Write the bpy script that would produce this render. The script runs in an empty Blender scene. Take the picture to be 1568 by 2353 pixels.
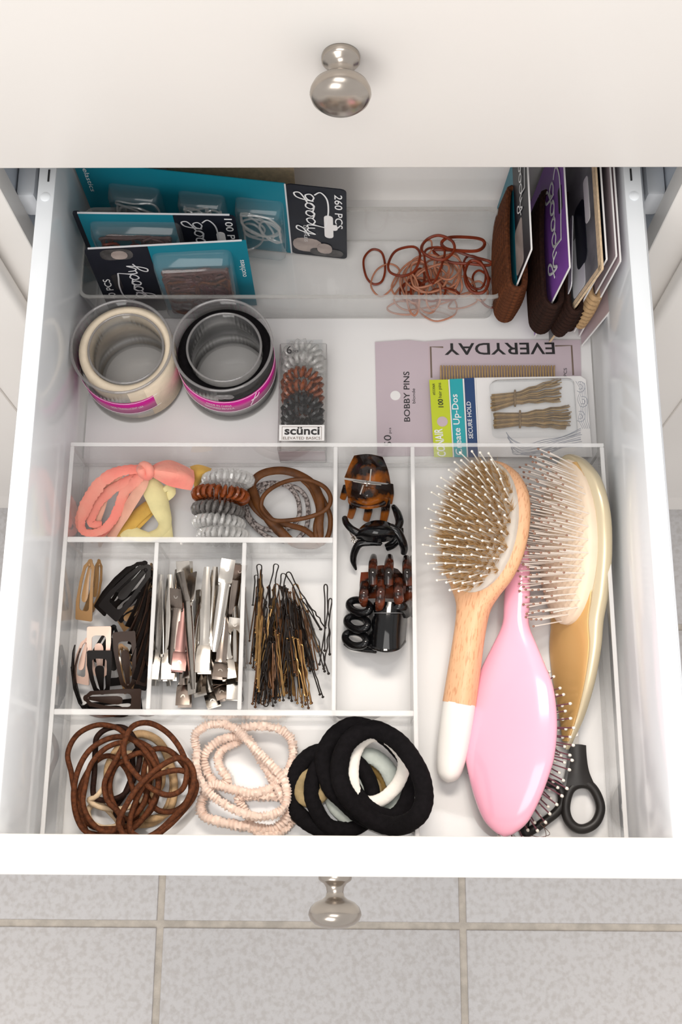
import bpy, bmesh, math, random
import numpy as np
from math import sin, cos, pi, radians, tan, atan2
from mathutils import Matrix, Vector
from mathutils.noise import noise as pnoise

S = bpy.context.scene
COL = S.collection
random.seed(7)

# ------------------------------------------------------------------ camera, sky, lights, exposure
PITCH, YAW, ROLL = radians(16.484), radians(2.777), radians(-2.525)
FPX, CX, CH = 2593.4, 0.01307, 0.82674          # focal length in pixels of a 1568x2353 frame
CAMR = Matrix.Rotation(YAW, 3, 'Z') @ Matrix.Rotation(PITCH, 3, 'X') @ Matrix.Rotation(ROLL, 3, 'Z')
cam_d = bpy.data.cameras.new('camera')
cam = bpy.data.objects.new('camera', cam_d)
COL.objects.link(cam)
cam.location = (CX, 0, CH)
cam.rotation_mode = 'QUATERNION'
cam.rotation_quaternion = CAMR.to_quaternion()
cam_d.sensor_fit = 'VERTICAL'
cam_d.sensor_height = 36.0
cam_d.sensor_width = 24.0
cam_d.lens = FPX / 2353 * 36.0
cam_d.clip_start = 0.01
S.camera = cam

W = bpy.data.worlds.new('room_daylight')
S.world = W
W.use_nodes = True
bg = W.node_tree.nodes['Background']
bg.inputs['Color'].default_value = (1.0, 0.98, 0.965, 1)
bg.inputs['Strength'].default_value = 0.86


def area_light(name, loc, target, size, energy, color):
    d = bpy.data.lights.new(name, 'AREA')
    d.shape = 'RECTANGLE'
    d.size, d.size_y = size
    d.energy = energy
    d.color = color
    o = bpy.data.objects.new(name, d)
    COL.objects.link(o)
    o.location = loc
    o.rotation_euler = (Vector(target) - Vector(loc)).to_track_quat('-Z', 'Y').to_euler()
    return o


area_light('vanity_light', (0.03, 0.86, 1.62), (0, -0.05, 0), (0.75, 0.22), 25, (1.0, 0.92, 0.83))
area_light('front_fill', (-0.55, -1.5, 1.25), (0, 0.3, 0.05), (1.0, 0.9), 17, (1.0, 0.97, 0.94))  # added fill from the viewer's side, brightens the drawer's back wall and cards
area_light('overhead_fill', (-0.1, -0.25, 1.8), (0, 0.2, 0), (1.0, 0.8), 11, (1.0, 0.97, 0.94))  # added overhead fill that lifts the bin and the rear drawer floor
S.view_settings.view_transform = 'Standard'
S.view_settings.look = 'None'
S.view_settings.exposure = -0.08
S.view_settings.gamma = 1.0
S.view_settings.use_curve_mapping = False
try:
    S.cycles.transparent_max_bounces = 40
    S.cycles.max_bounces = 10
    S.cycles.caustics_reflective = False
    S.cycles.caustics_refractive = False
except Exception:
    pass


# ------------------------------------------------------------------ reading positions off the photograph
def ray(px, py):
    return CAMR @ Vector(((px - 784) / FPX, (1176.5 - py) / FPX, -1.0))


def P(px, py, z=0.0):
    d = ray(px, py)
    t = (z - CH) / d.z
    return Vector((CX + d.x * t, d.y * t, z))


def PY(px, py, Y):
    d = ray(px, py)
    t = Y / d.y
    return Vector((CX + d.x * t, Y, CH + d.z * t))


class Crop:
    """pixel coordinates of an enlarged view, turned into points at a given height"""
    def __init__(self, ox, oy, s):
        self.o = (ox, oy, s)

    def px(self, x, y):
        return self.o[0] + x * self.o[2], self.o[1] + y * self.o[2]

    def __call__(self, x, y, z):
        return P(*self.px(x, y), z)

    def path(self, pts, z=None):
        return [self(p[0], p[1], p[2] if len(p) > 2 else (z(i / len(pts)) if callable(z) else z)) for i, p in enumerate(pts)]


cA = Crop(0, 360, .5293)
cB = Crop(780, 360, .5026)
cC = Crop(100, 680, .4464)
cD = Crop(800, 740, .4464)
cE = Crop(100, 1000, .4464)
cF = Crop(100, 1230, .2934)
cG = Crop(340, 1230, .2934)
cH = Crop(740, 1000, .2889)
cI = Crop(940, 1000, .3571)
cJ = Crop(940, 1460, .4005)
cK = Crop(60, 1600, .4082)
cL = Crop(560, 1600, .3189)


# ------------------------------------------------------------------ materials
def mat(name, color, rough=.5, metal=0.0, vary=0.0, vscale=30, color2=None, bump=0.0, bscale=200, spec=.5,
        stretch=(1, 1, 1), sheen=0.0, coat=0.0, ramp=(.35, .65), trans=0.0, sss=0.0):
    m = bpy.data.materials.new(name)
    m.use_nodes = True
    nt = m.node_tree
    b = nt.nodes['Principled BSDF']
    b.inputs['Roughness'].default_value = rough
    b.inputs['Metallic'].default_value = metal
    b.inputs['Specular IOR Level'].default_value = spec
    b.inputs['Sheen Weight'].default_value = sheen
    b.inputs['Coat Weight'].default_value = coat
    b.inputs['Coat Roughness'].default_value = .08
    tc = nt.nodes.new('ShaderNodeTexCoord')
    mp = nt.nodes.new('ShaderNodeMapping')
    mp.inputs['Scale'].default_value = stretch
    nt.links.new(tc.outputs['Object'], mp.inputs['Vector'])
    n = nt.nodes.new('ShaderNodeTexNoise')
    n.inputs['Scale'].default_value = vscale
    n.inputs['Detail'].default_value = 4
    nt.links.new(mp.outputs['Vector'], n.inputs['Vector'])
    r = nt.nodes.new('ShaderNodeValToRGB')
    c2 = color2 or tuple(min(1, c * (1 - vary)) for c in color)
    r.color_ramp.elements[0].color = (*c2, 1)
    r.color_ramp.elements[1].color = (*color, 1)
    r.color_ramp.elements[0].position, r.color_ramp.elements[1].position = ramp
    nt.links.new(n.outputs['Fac'], r.inputs['Fac'])
    nt.links.new(r.outputs['Color'], b.inputs['Base Color'])
    if bump:
        n2 = nt.nodes.new('ShaderNodeTexNoise')
        n2.inputs['Scale'].default_value = bscale
        nt.links.new(mp.outputs['Vector'], n2.inputs['Vector'])
        bp = nt.nodes.new('ShaderNodeBump')
        bp.inputs['Strength'].default_value = bump
        bp.inputs['Distance'].default_value = .001
        nt.links.new(n2.outputs['Fac'], bp.inputs['Height'])
        nt.links.new(bp.outputs['Normal'], b.inputs['Normal'])
    if trans:
        out = nt.nodes['Material Output']
        t = nt.nodes.new('ShaderNodeBsdfTransparent')
        t.inputs['Color'].default_value = (*[min(1, c * .4 + .6) for c in color], 1)
        mx = nt.nodes.new('ShaderNodeMixShader')
        mx.inputs[0].default_value = trans
        nt.links.new(b.outputs[0], mx.inputs[1])
        nt.links.new(t.outputs[0], mx.inputs[2])
        nt.links.new(mx.outputs[0], out.inputs['Surface'])
    return m


def clear(name, tint=(.97, .975, .975), haze=0.0, haze_color=(.9, .9, .9), rough=.04, ior=1.45):
    """thin clear plastic: straight-through with a Fresnel gloss, and some milkiness"""
    m = bpy.data.materials.new(name)
    m.use_nodes = True
    nt = m.node_tree
    nt.nodes.remove(nt.nodes['Principled BSDF'])
    out = nt.nodes['Material Output']
    t = nt.nodes.new('ShaderNodeBsdfTransparent')
    t.inputs['Color'].default_value = (*tint, 1)
    g = nt.nodes.new('ShaderNodeBsdfGlossy')
    g.inputs['Roughness'].default_value = rough
    # Schlick's reflectance of a thin sheet, the same from either side
    f0 = ((ior - 1) / (ior + 1)) ** 2
    lw = nt.nodes.new('ShaderNodeLayerWeight')
    lw.inputs['Blend'].default_value = .5
    pw = nt.nodes.new('ShaderNodeMath')
    pw.operation = 'POWER'
    pw.inputs[1].default_value = 5
    nt.links.new(lw.outputs['Facing'], pw.inputs[0])
    fr = nt.nodes.new('ShaderNodeMath')
    fr.operation = 'MULTIPLY_ADD'
    fr.inputs[1].default_value = 1 - f0
    fr.inputs[2].default_value = f0
    nt.links.new(pw.outputs[0], fr.inputs[0])
    mx = nt.nodes.new('ShaderNodeMixShader')
    nt.links.new(fr.outputs[0], mx.inputs[0])
    nt.links.new(t.outputs[0], mx.inputs[1])
    nt.links.new(g.outputs[0], mx.inputs[2])
    last = mx
    if haze:
        d = nt.nodes.new('ShaderNodeBsdfDiffuse')
        n = nt.nodes.new('ShaderNodeTexNoise')
        n.inputs['Scale'].default_value = 120
        r = nt.nodes.new('ShaderNodeValToRGB')
        r.color_ramp.elements[0].color = (*[c * .93 for c in haze_color], 1)
        r.color_ramp.elements[1].color = (*haze_color, 1)
        nt.links.new(n.outputs['Fac'], r.inputs['Fac'])
        nt.links.new(r.outputs['Color'], d.inputs['Color'])
        m2 = nt.nodes.new('ShaderNodeMixShader')
        m2.inputs[0].default_value = haze
        nt.links.new(mx.outputs[0], m2.inputs[1])
        nt.links.new(d.outputs[0], m2.inputs[2])
        last = m2
    nt.links.new(last.outputs[0], out.inputs['Surface'])
    return m


M = {}
M['paint'] = mat('cabinet_paint', (.83, .795, .755), .38, vary=.02, vscale=6, bump=.02, bscale=300)
M['drawer_white'] = mat('drawer_white', (.86, .90, .935), .13, vary=.02, vscale=5)
M['drawer_back'] = mat('drawer_back_paint', (.90, .875, .85), .35, vary=.02, vscale=8)
M['drawer_edge'] = mat('drawer_front_paint', (.87, .85, .82), .35, vary=.02, vscale=8)
M['drawer_floor'] = mat('drawer_floor', (.80, .785, .775), .3, vary=.03, vscale=10)
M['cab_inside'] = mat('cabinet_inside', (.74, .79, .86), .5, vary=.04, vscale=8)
M['tile'] = mat('floor_tile', (.50, .487, .487), .5, color2=(.435, .415, .405), vscale=150, bump=.3, bscale=320, ramp=(.36, .56))
M['grout'] = mat('grout', (.52, .47, .41), .85, vary=.25, vscale=60, bump=.4, bscale=500)
M['nickel'] = mat('brushed_nickel', (.52, .465, .41), .24, 1.0, vary=.25, vscale=14, stretch=(1, 1, 3), bump=.04, bscale=120)
M['zinc'] = mat('zinc_slide', (.74, .77, .81), .4, .25, vary=.1, vscale=20)
M['dark_slot'] = mat('dark_slot', (.02, .02, .022), .6, vary=.2)
M['acrylic'] = clear('clear_acrylic', (.992, .993, .993))
M['acrylic_edge'] = clear('acrylic_edge', (.95, .95, .95), .48, (.97, .96, .95), .12, 1.6)
M['bin'] = clear('bin_plastic', (.99, .99, .988), .015, (.8, .8, .78))
M['bin_edge'] = clear('bin_rim', (.85, .85, .84), .25, (.82, .80, .77), .1, 1.6)
M['blister'] = clear('blister_plastic', (.95, .96, .965), .05, (.85, .88, .9), .08, 1.5)
M['case'] = clear('clear_case', (.975, .975, .97), .01, (.8, .8, .8), .05, 1.4)
M['tub'] = clear('tub_plastic', (.95, .948, .945), .04, (.6, .6, .6), .06, 1.5)
M['tub_rim'] = clear('tub_rim', (.72, .71, .71), .22, (.62, .60, .60), .08, 1.6)
M['coil_clear'] = clear('clear_coil', (.90, .90, .895), .22, (.95, .94, .92), .06, 1.9)
M['coil_amber'] = mat('amber_coil', (.26, .060, .014), .12, vary=.35, vscale=300, trans=.10)
M['coil_smoke'] = mat('smoke_coil', (.20, .185, .175), .12, vary=.3, vscale=300, trans=.35)
M['coil_black'] = mat('black_coil', (.018, .018, .02), .18, vary=.3)
M['teal'] = mat('teal_card', (.008, .185, .255), .4, vary=.12, vscale=12, spec=.25)
M['card_black'] = mat('black_card', (.012, .014, .022), .4, vary=.3, vscale=25, spec=.25)
M['card_grey'] = mat('grey_card', (.22, .22, .225), .35, vary=.5, vscale=40)
M['card_white'] = mat('white_card', (.80, .78, .77), .4, vary=.04)
M['card_silver'] = mat('silver_card', (.66, .66, .68), .3, vary=.1)
M['card_purple'] = mat('purple_card', (.27, .09, .46), .4, vary=.12, vscale=20)
M['card_mauve'] = mat('mauve_card', (.55, .44, .47), .4, vary=.05)
M['card_lilac'] = mat('lilac_card', (.53, .44, .48), .4, vary=.04, vscale=14)
M['card_magenta'] = mat('magenta_card', (.38, .03, .16), .35, vary=.1)
M['label_magenta'] = mat('magenta_label', (.56, .015, .27), .3, vary=.08)
M['lime'] = mat('lime_print', (.52, .60, .02), .35, vary=.04)
M['aqua'] = mat('aqua_print', (.015, .36, .40), .35, vary=.04)
M['navy'] = mat('navy_print', (.012, .05, .16), .35, vary=.05)
M['swirl'] = mat('silver_swirl_print', (.40, .41, .46), .3, vary=.25, vscale=60)
M['ink'] = mat('black_ink', (.02, .018, .02), .5, vary=.1)
M['bronze_ink'] = mat('bronze_ink', (.18, .13, .10), .5, vary=.1)
M['white_ink'] = mat('white_ink', (.82, .82, .82), .5, vary=.03)
M['hair_print'] = mat('hair_print', (.09, .085, .085), .4, vary=.6, vscale=140, spec=.25)
M['skin_print'] = mat('skin_print', (.40, .33, .30), .4, vary=.35, vscale=70)
M['band_brown'] = mat('brown_rubber', (.24, .034, .009), .38, vary=.4, vscale=60, trans=.12, spec=.3)
M['band_pale'] = mat('pale_rubber', (.62, .27, .16), .38, vary=.3, vscale=60, trans=.35, spec=.3)
M['elastic_brown'] = mat('brown_elastic', (.120, .036, .012), .75, vary=.55, vscale=420, bump=.35, bscale=1500, spec=.2)
M['elastic_dark'] = mat('dark_brown_elastic', (.026, .009, .005), .75, vary=.5, vscale=400, bump=.35, bscale=1500, spec=.2)
M['elastic_tan'] = mat('tan_elastic', (.50, .32, .16), .75, vary=.25, vscale=300, bump=.3, bscale=1200)
M['elastic_cream'] = mat('cream_elastic', (.72, .54, .35), .75, vary=.2, vscale=300, bump=.3, bscale=1200)
M['band_cream'] = mat('cream_band', (.80, .68, .52), .8, vary=.08, vscale=150, bump=.2, bscale=600)
M['elastic_maroon'] = mat('maroon_elastic', (.075, .018, .012), .6, vary=.4, vscale=300)
M['leather'] = mat('brown_leather', (.135, .046, .010), .5, spec=.3, vary=.45, vscale=120, bump=.2, bscale=700)
M['snake'] = mat('snake_print', (.34, .29, .27), .5, color2=(.07, .05, .045), vscale=520, ramp=(.44, .54))
M['coral'] = mat('coral_fabric', (.84, .24, .19), .85, color2=(.80, .36, .27), vscale=32, bump=.6, bscale=240, sheen=.2, ramp=(.30, .62))
M['peach'] = mat('peach_fabric', (.80, .42, .30), .8, vary=.12, vscale=90, bump=.3, bscale=300, sheen=.3)
M['lemon'] = mat('lemon_fabric', (.82, .72, .36), .8, vary=.1, vscale=90, bump=.3, bscale=300, sheen=.3)
M['mustard'] = mat('mustard_fabric', (.70, .42, .08), .8, vary=.15, vscale=90, bump=.3, bscale=300, sheen=.3)
M['satin_pink'] = mat('blush_satin', (.84, .66, .56), .42, vary=.1, vscale=200, sheen=.3)
M['black_cloth'] = mat('black_cloth', (.006, .005, .006), .9, vary=.4, vscale=300, bump=.3, bscale=900, spec=.12)
M['white_cloth'] = mat('white_cloth', (.82, .78, .72), .8, vary=.08, vscale=120, bump=.3, bscale=400)
M['mint_cloth'] = mat('mint_cloth', (.48, .52, .48), .8, vary=.12, vscale=120, bump=.3, bscale=400)
M['olive_cloth'] = mat('olive_cloth', (.20, .12, .025), .8, vary=.3, vscale=120, bump=.3, bscale=400)
M['khaki_cloth'] = mat('khaki_cloth', (.34, .25, .12), .8, vary=.3, vscale=120, bump=.3, bscale=400)
M['clip_black'] = mat('black_enamel', (.007, .005, .0045), .4, vary=.3, spec=.14)
M['clip_brown'] = mat('dark_brown_enamel', (.028, .014, .009), .38, vary=.3, spec=.2)
M['clip_glint'] = mat('glint_clip', (.22, .14, .08), .25, .8, vary=.4, vscale=80)  # golden glints on the dark clip edges, put into the base colour
M['clip_tan'] = mat('tan_enamel', (.36, .20, .08), .25, vary=.15, coat=.3)
M['clip_pink'] = mat('pale_pink_enamel', (.72, .50, .41), .25, vary=.05, coat=.3)
M['steel'] = mat('clip_steel', (.64, .59, .53), .16, 1.0, vary=.25, vscale=60)
M['steel_dark'] = mat('clip_steel_dark', (.33, .27, .23), .18, 1.0, vary=.35, vscale=60)
M['steel_red'] = mat('clip_steel_rosy', (.36, .20, .18), .3, 1.0, vary=.2, vscale=60)
M['pin_black'] = mat('black_pin_wire', (.012, .007, .005), .36, vary=.3, spec=.35)
M['pin_bronze'] = mat('bronze_pin_wire', (.15, .065, .025), .3, .5, vary=.4, vscale=200)
M['pin_gold'] = mat('gold_pin_wire', (.40, .23, .085), .28, .7, vary=.3, vscale=200)
M['pin_blonde'] = mat('blonde_pin_wire', (.62, .42, .20), .3, .3, vary=.3, vscale=120)
M['hairpin'] = mat('bronze_hairpin', (.30, .18, .065), .4, .2, vary=.45, vscale=160)
M['hairpin_light'] = mat('light_bronze_hairpin', (.46, .29, .11), .4, .2, vary=.3, vscale=160)
M['tortoise'] = mat('tortoiseshell', (.30, .085, .010), .09, color2=(.010, .005, .004), vscale=46, ramp=(.47, .60), spec=.45)
M['tortoise_red'] = mat('dark_tortoiseshell', (.13, .028, .010), .09, color2=(.008, .004, .003), vscale=60, ramp=(.44, .60), spec=.45)
M['gloss_black'] = mat('glossy_black', (.004, .004, .0045), .09, vary=.3, spec=.4)
M['beech'] = mat('beech_wood', (.74, .42, .235), .42, color2=(.58, .28, .14), vscale=260, stretch=(3.4, .50, 3.4), ramp=(.36, .46), bump=.04)
M['cap_white'] = mat('white_handle_cap', (.84, .81, .77), .3, vary=.02)
M['cushion_grey'] = mat('cushion_rubber', (.63, .57, .50), .6, vary=.15, vscale=80)
M['cushion_cream'] = mat('cream_cushion', (.82, .66, .50), .6, vary=.06, vscale=60)
M['boar'] = mat('boar_bristle', (.72, .49, .24), .6, color2=(.44, .26, .10), vscale=160, ramp=(.3, .65))
M['nylon'] = mat('white_nylon', (.86, .82, .74), .3, vary=.05)
M['nylon_brown'] = mat('rosewood_tip', (.30, .16, .11), .4, vary=.2)
M['pin_metal'] = mat('pale_metal_pin', (.86, .79, .73), .3, .1, vary=.1)
M['pink'] = mat('pink_plastic', (.88, .415, .545), .16, vary=.02, vscale=8, coat=.5)
M['pink_deep'] = mat('deep_pink_plastic', (.72, .05, .32), .2, vary=.05, coat=.5)
M['pad_dark'] = mat('plum_pad', (.075, .012, .03), .45, vary=.3, vscale=80)
M['pin_plum'] = mat('plum_pin', (.16, .05, .07), .35, vary=.2)
M['gold'] = mat('champagne_gold', (.66, .56, .38), .26, .35, vary=.06, vscale=10, coat=.4)
M['gold_face'] = mat('gold_handle_face', (.66, .40, .15), .3, .2, vary=.08, vscale=12, coat=.4)
M['scissor'] = mat('black_scissor_plastic', (.018, .016, .015), .42, spec=.35, vary=.2, vscale=60)
M['hairline'] = mat('stray_hair', (.12, .05, .03), .5, vary=.2)


# ------------------------------------------------------------------ mesh helpers: each returns (verts, faces)
def arr(pts):
    return np.array([tuple(p) for p in pts], float)


def spline(pts, k=6, closed=True):
    p = arr(pts)
    n = len(p)
    out = []
    rng = range(n) if closed else range(n - 1)
    t = np.linspace(0, 1, k, endpoint=False)[:, None]
    for i in rng:
        if closed:
            a, b, c, d = p[(i - 1) % n], p[i], p[(i + 1) % n], p[(i + 2) % n]
        else:
            a, b, c, d = p[max(i - 1, 0)], p[i], p[i + 1], p[min(i + 2, n - 1)]
        out.append(.5 * (2 * b + (c - a) * t + (2 * a - 5 * b + 4 * c - d) * t ** 2 + (3 * b - a - 3 * c + d) * t ** 3))
    out = np.concatenate(out)
    if not closed:
        out = np.vstack([out, p[-1]])
    return out


def tube(pts, r, closed=True, n=8, k=6, smooth=True, flat=None, up=None, cap=True, ruffle=None):
    """a round (or flat: width factor, height factor) tube along a path; r a number, or a list along the path"""
    c = spline(pts, k, closed) if smooth else arr(pts)
    m = len(c)
    if closed:
        t = np.roll(c, -1, 0) - np.roll(c, 1, 0)
    else:
        t = np.gradient(c, axis=0)
    t /= np.linalg.norm(t, axis=1)[:, None] + 1e-12
    if up is not None:
        u = np.array(up, float)
        a = np.cross(t, u)
        a /= np.linalg.norm(a, axis=1)[:, None] + 1e-9
        b = np.cross(a, t)
    else:
        a = np.zeros_like(c)
        v = np.array([0, 0, 1.0]) if abs(t[0][2]) < .9 else np.array([1.0, 0, 0])
        v = v - t[0] * v.dot(t[0])
        v /= np.linalg.norm(v)
        for i in range(m):
            v = v - t[i] * v.dot(t[i])
            v /= np.linalg.norm(v) + 1e-12
            a[i] = v
        b = np.cross(t, a)
        if closed:
            v = a[-1] - t[0] * a[-1].dot(t[0])
            v /= np.linalg.norm(v)
            ang = atan2(v.dot(b[0]), v.dot(a[0]))
            th = -ang * np.linspace(0, 1, m, endpoint=False)
            a, b = a * np.cos(th)[:, None] + b * np.sin(th)[:, None], b * np.cos(th)[:, None] - a * np.sin(th)[:, None]
    rr = np.interp(np.linspace(0, 1, m), np.linspace(0, 1, len(r)), r) if hasattr(r, '__len__') else np.full(m, r)
    ph = np.arange(n) * 2 * pi / n
    fa, fb = flat or (1, 1)
    R = rr[:, None] * np.ones(n)[None, :]
    if ruffle is not None:
        amp, freq = ruffle
        for i in range(m):
            for j in range(n):
                R[i, j] *= 1 + amp * (pnoise(Vector((i * freq, j * 1.1, c[0][0] * 900))) + .6 * (1 if i % 2 else -1) * (.4 + abs(pnoise(Vector((i * .3, j * .7, 3.3))))))
    V = c[:, None, :] + a[:, None, :] * (R * np.cos(ph)[None, :] * fa)[..., None] + b[:, None, :] * (R * np.sin(ph)[None, :] * fb)[..., None]
    V = V.reshape(-1, 3)
    F = []
    for i in range(m if closed else m - 1):
        i2 = (i + 1) % m
        for j in range(n):
            j2 = (j + 1) % n
            F.append((i * n + j, i2 * n + j, i2 * n + j2, i * n + j2))
    V = V.tolist()
    if not closed and cap:
        for i, s in ((0, -1), (m - 1, 1)):
            V.append(tuple(c[i] + t[i] * s * rr[i] * .7 * min(fa, fb)))
            q = len(V) - 1
            for j in range(n):
                j2 = (j + 1) % n
                F.append((i * n + j, i * n + j2, q) if s > 0 else (i * n + j2, i * n + j, q))
    return V, F


def join(*gs):
    V, F = [], []
    for v, f in gs:
        b = len(V)
        V.extend(tuple(x) for x in v)
        F.extend(tuple(b + i for i in q) for q in f)
    return V, F


def xf(g, m):
    return [tuple(m @ Vector(v)) for v in g[0]], g[1]


def from_bm(bm):
    bm.verts.ensure_lookup_table()
    bm.verts.index_update()
    g = [tuple(v.co) for v in bm.verts], [tuple(v.index for v in f.verts) for f in bm.faces]
    bm.free()
    return g


def box(x0, x1, y0, y1, z0, z1, b=0.0, seg=2):
    bm = bmesh.new()
    bmesh.ops.create_cube(bm, size=1)
    for v in bm.verts:
        v.co = ((x0 + x1) / 2 + v.co.x * (x1 - x0), (y0 + y1) / 2 + v.co.y * (y1 - y0), (z0 + z1) / 2 + v.co.z * (z1 - z0))
    if b:
        bmesh.ops.bevel(bm, geom=bm.edges[:], offset=b, segments=seg, affect='EDGES', profile=.5)
    return from_bm(bm)


def lathe(prof, axis=Matrix(), n=40, close=False):
    """prof: (radius, height); closed profile loops with close=True"""
    V, F = [], []
    m = len(prof)
    for r, h in prof:
        for j in range(n):
            a = 2 * pi * j / n
            V.append((r * cos(a), r * sin(a), h))
    for i in range(m if close else m - 1):
        i2 = (i + 1) % m
        for j in range(n):
            j2 = (j + 1) % n
            F.append((i * n + j, i * n + j2, i2 * n + j2, i2 * n + j))
    if not close:
        if prof[0][0] > 1e-6:
            F.append(tuple(range(n))[::-1])
        if prof[-1][0] > 1e-6:
            F.append(tuple((m - 1) * n + j for j in range(n)))
    return xf((V, F), axis)


def prism(outline, th, holes=None):
    """a flat plate with rounded or any outline in xy, thickness th upwards; holes = matching ring (same count) cut inside"""
    o = [(x, y) for x, y in outline]
    n = len(o)
    if holes is None:
        V = [(x, y, 0) for x, y in o] + [(x, y, th) for x, y in o]
        F = [tuple(range(n))[::-1], tuple(range(n, 2 * n))]
        F += [(i, (i + 1) % n, n + (i + 1) % n, n + i) for i in range(n)]
        return V, F
    V = [(x, y, 0) for x, y in o] + [(x, y, th) for x, y in o] + [(x, y, 0) for x, y in holes] + [(x, y, th) for x, y in holes]
    F = []
    for i in range(n):
        j = (i + 1) % n
        F += [(i, j, n + j, n + i), (n + i, n + j, 3 * n + j, 3 * n + i), (2 * n + j, 2 * n + i, 3 * n + i, 3 * n + j), (j, i, 2 * n + i, 2 * n + j)]
    return V, F


def rrect(w, h, r, k=4, x=0, y=0):
    o = []
    for cx, cy, a0 in ((w / 2 - r, h / 2 - r, 0), (-w / 2 + r, h / 2 - r, 90), (-w / 2 + r, -h / 2 + r, 180), (w / 2 - r, -h / 2 + r, 270)):
        for i in range(k + 1):
            a = radians(a0 + 90 * i / k)
            o.append((x + cx + r * cos(a), y + cy + r * sin(a)))
    return o


def sheet(rows, th, ku=5, kv=5):
    """a curved plate through rows of points, with real thickness"""
    g = [spline(r, ku, False) for r in rows]
    g = np.array(g)
    g = np.array([spline(g[:, j], kv, False) for j in range(g.shape[1])]).transpose(1, 0, 2)
    du = np.gradient(g, axis=1)
    dv = np.gradient(g, axis=0)
    nrm = np.cross(du, dv)
    nrm /= np.linalg.norm(nrm, axis=2)[..., None] + 1e-12
    a, b = g.shape[:2]
    top, bot = (g + nrm * th / 2).reshape(-1, 3), (g - nrm * th / 2).reshape(-1, 3)
    V = np.vstack([top, bot]).tolist()
    q = a * b
    F = []
    for i in range(a - 1):
        for j in range(b - 1):
            f = (i * b + j, i * b + j + 1, (i + 1) * b + j + 1, (i + 1) * b + j)
            F.append(f)
            F.append(tuple(q + x for x in f[::-1]))
    for i in range(a - 1):
        for j in (0, b - 1):
            f = (i * b + j, (i + 1) * b + j, q + (i + 1) * b + j, q + i * b + j)
            F.append(f if j == 0 else f[::-1])
    for j in range(b - 1):
        for i in (0, a - 1):
            f = (i * b + j + 1, i * b + j, q + i * b + j, q + i * b + j + 1)
            F.append(f if i == 0 else f[::-1])
    return V, F


def ball(c, r, n=8, m=6, sc=(1, 1, 1)):
    V, F = [(c[0], c[1], c[2] - r * sc[2])], []
    for i in range(1, m):
        a = -pi / 2 + pi * i / m
        for j in range(n):
            b = 2 * pi * j / n
            V.append((c[0] + r * sc[0] * cos(a) * cos(b), c[1] + r * sc[1] * cos(a) * sin(b), c[2] + r * sc[2] * sin(a)))
    V.append((c[0], c[1], c[2] + r * sc[2]))
    for j in range(n):
        j2 = (j + 1) % n
        F.append((0, 1 + j2, 1 + j))
        for i in range(m - 2):
            F.append((1 + i * n + j, 1 + i * n + j2, 1 + (i + 1) * n + j2, 1 + (i + 1) * n + j))
        F.append((1 + (m - 2) * n + j, 1 + (m - 2) * n + j2, len(V) - 1))
    return V, F


def loft(stations, n=28, e=2.4, y_scale=1.0):
    """stations (y, half width, half thickness, centre z[, centre x]) along y; super-elliptic sections, closed ends"""
    st = spline([(s[0], s[1], s[2]) for s in stations], 5, False)
    zz = spline([(s[3], s[4] if len(s) > 4 else 0, 0) for s in stations], 5, False)
    V, F = [], []
    m = len(st)
    for i in range(m):
        y, w, t = st[i]
        for j in range(n):
            a = 2 * pi * j / n
            ca, sa = cos(a), sin(a)
            x = abs(ca) ** (2 / e) * (1 if ca >= 0 else -1) * max(w, 1e-4)
            z = abs(sa) ** (2 / e) * (1 if sa >= 0 else -1) * max(t, 1e-4)
            V.append((x + zz[i][1], y, z + zz[i][0]))
    for i in range(m - 1):
        for j in range(n):
            j2 = (j + 1) % n
            F.append((i * n + j, (i + 1) * n + j, (i + 1) * n + j2, i * n + j2))
    F.append(tuple(range(n)))
    F.append(tuple((m - 1) * n + j for j in range(n))[::-1])
    return V, F


def frame(o, ydir, zhint):
    """matrix with local +y along ydir and local +z near zhint, origin o"""
    y = Vector(ydir).normalized()
    z = Vector(zhint)
    z = (z - y * z.dot(y)).normalized()
    x = y.cross(z)
    return Matrix(((x.x, y.x, z.x, o[0]), (x.y, y.y, z.y, o[1]), (x.z, y.z, z.z, o[2]), (0, 0, 0, 1)))


# ------------------------------------------------------------------ objects
WM = {}


def props(o, label=None, cat=None, group=None, kind=None):
    if label:
        o['label'] = label
    if cat:
        o['category'] = cat
    if group:
        o['group'] = group
    if kind:
        o['kind'] = kind


def thing(name, label, cat, at=(0, 0, 0), group=None, matrix=None, kind=None):
    o = bpy.data.objects.new(name, None)
    COL.objects.link(o)
    o.empty_display_size = .01
    m = matrix if matrix is not None else Matrix.Translation(Vector(at))
    o.matrix_world = m
    WM[o.name] = m.copy()
    props(o, label, cat, group, kind)
    return o


def make_mesh(name, V, F, mats, smooth, pick):
    me = bpy.data.meshes.new(name)
    me.from_pydata([tuple(v) for v in V], [], F)
    for m_ in (mats if isinstance(mats, (list, tuple)) else [mats]):
        me.materials.append(M[m_])
    if smooth:
        me.polygons.foreach_set('use_smooth', [True] * len(me.polygons))
        if smooth != 'all':
            me.set_sharp_from_angle(angle=radians(38))
    if pick:
        for p in me.polygons:
            p.material_index = pick(p)
    me.update()
    return me


def part(name, g, mats, parent, local=False, label=None, kind=None, smooth=True, pick=None):
    """one mesh under its thing; g in world coordinates unless local"""
    V = np.array([tuple(v) for v in g[0]], float)
    if not local:
        inv = np.array(WM[parent.name].inverted())
        V = V @ inv[:3, :3].T + inv[:3, 3]
    c = (V.min(0) + V.max(0)) / 2
    o = bpy.data.objects.new(name, make_mesh(name, V - c, g[1], mats, smooth, pick))
    COL.objects.link(o)
    o.parent = parent
    o.location = c
    WM[o.name] = WM[parent.name] @ Matrix.Translation(Vector(c))
    props(o, label, None, None, kind)
    return o


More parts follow.
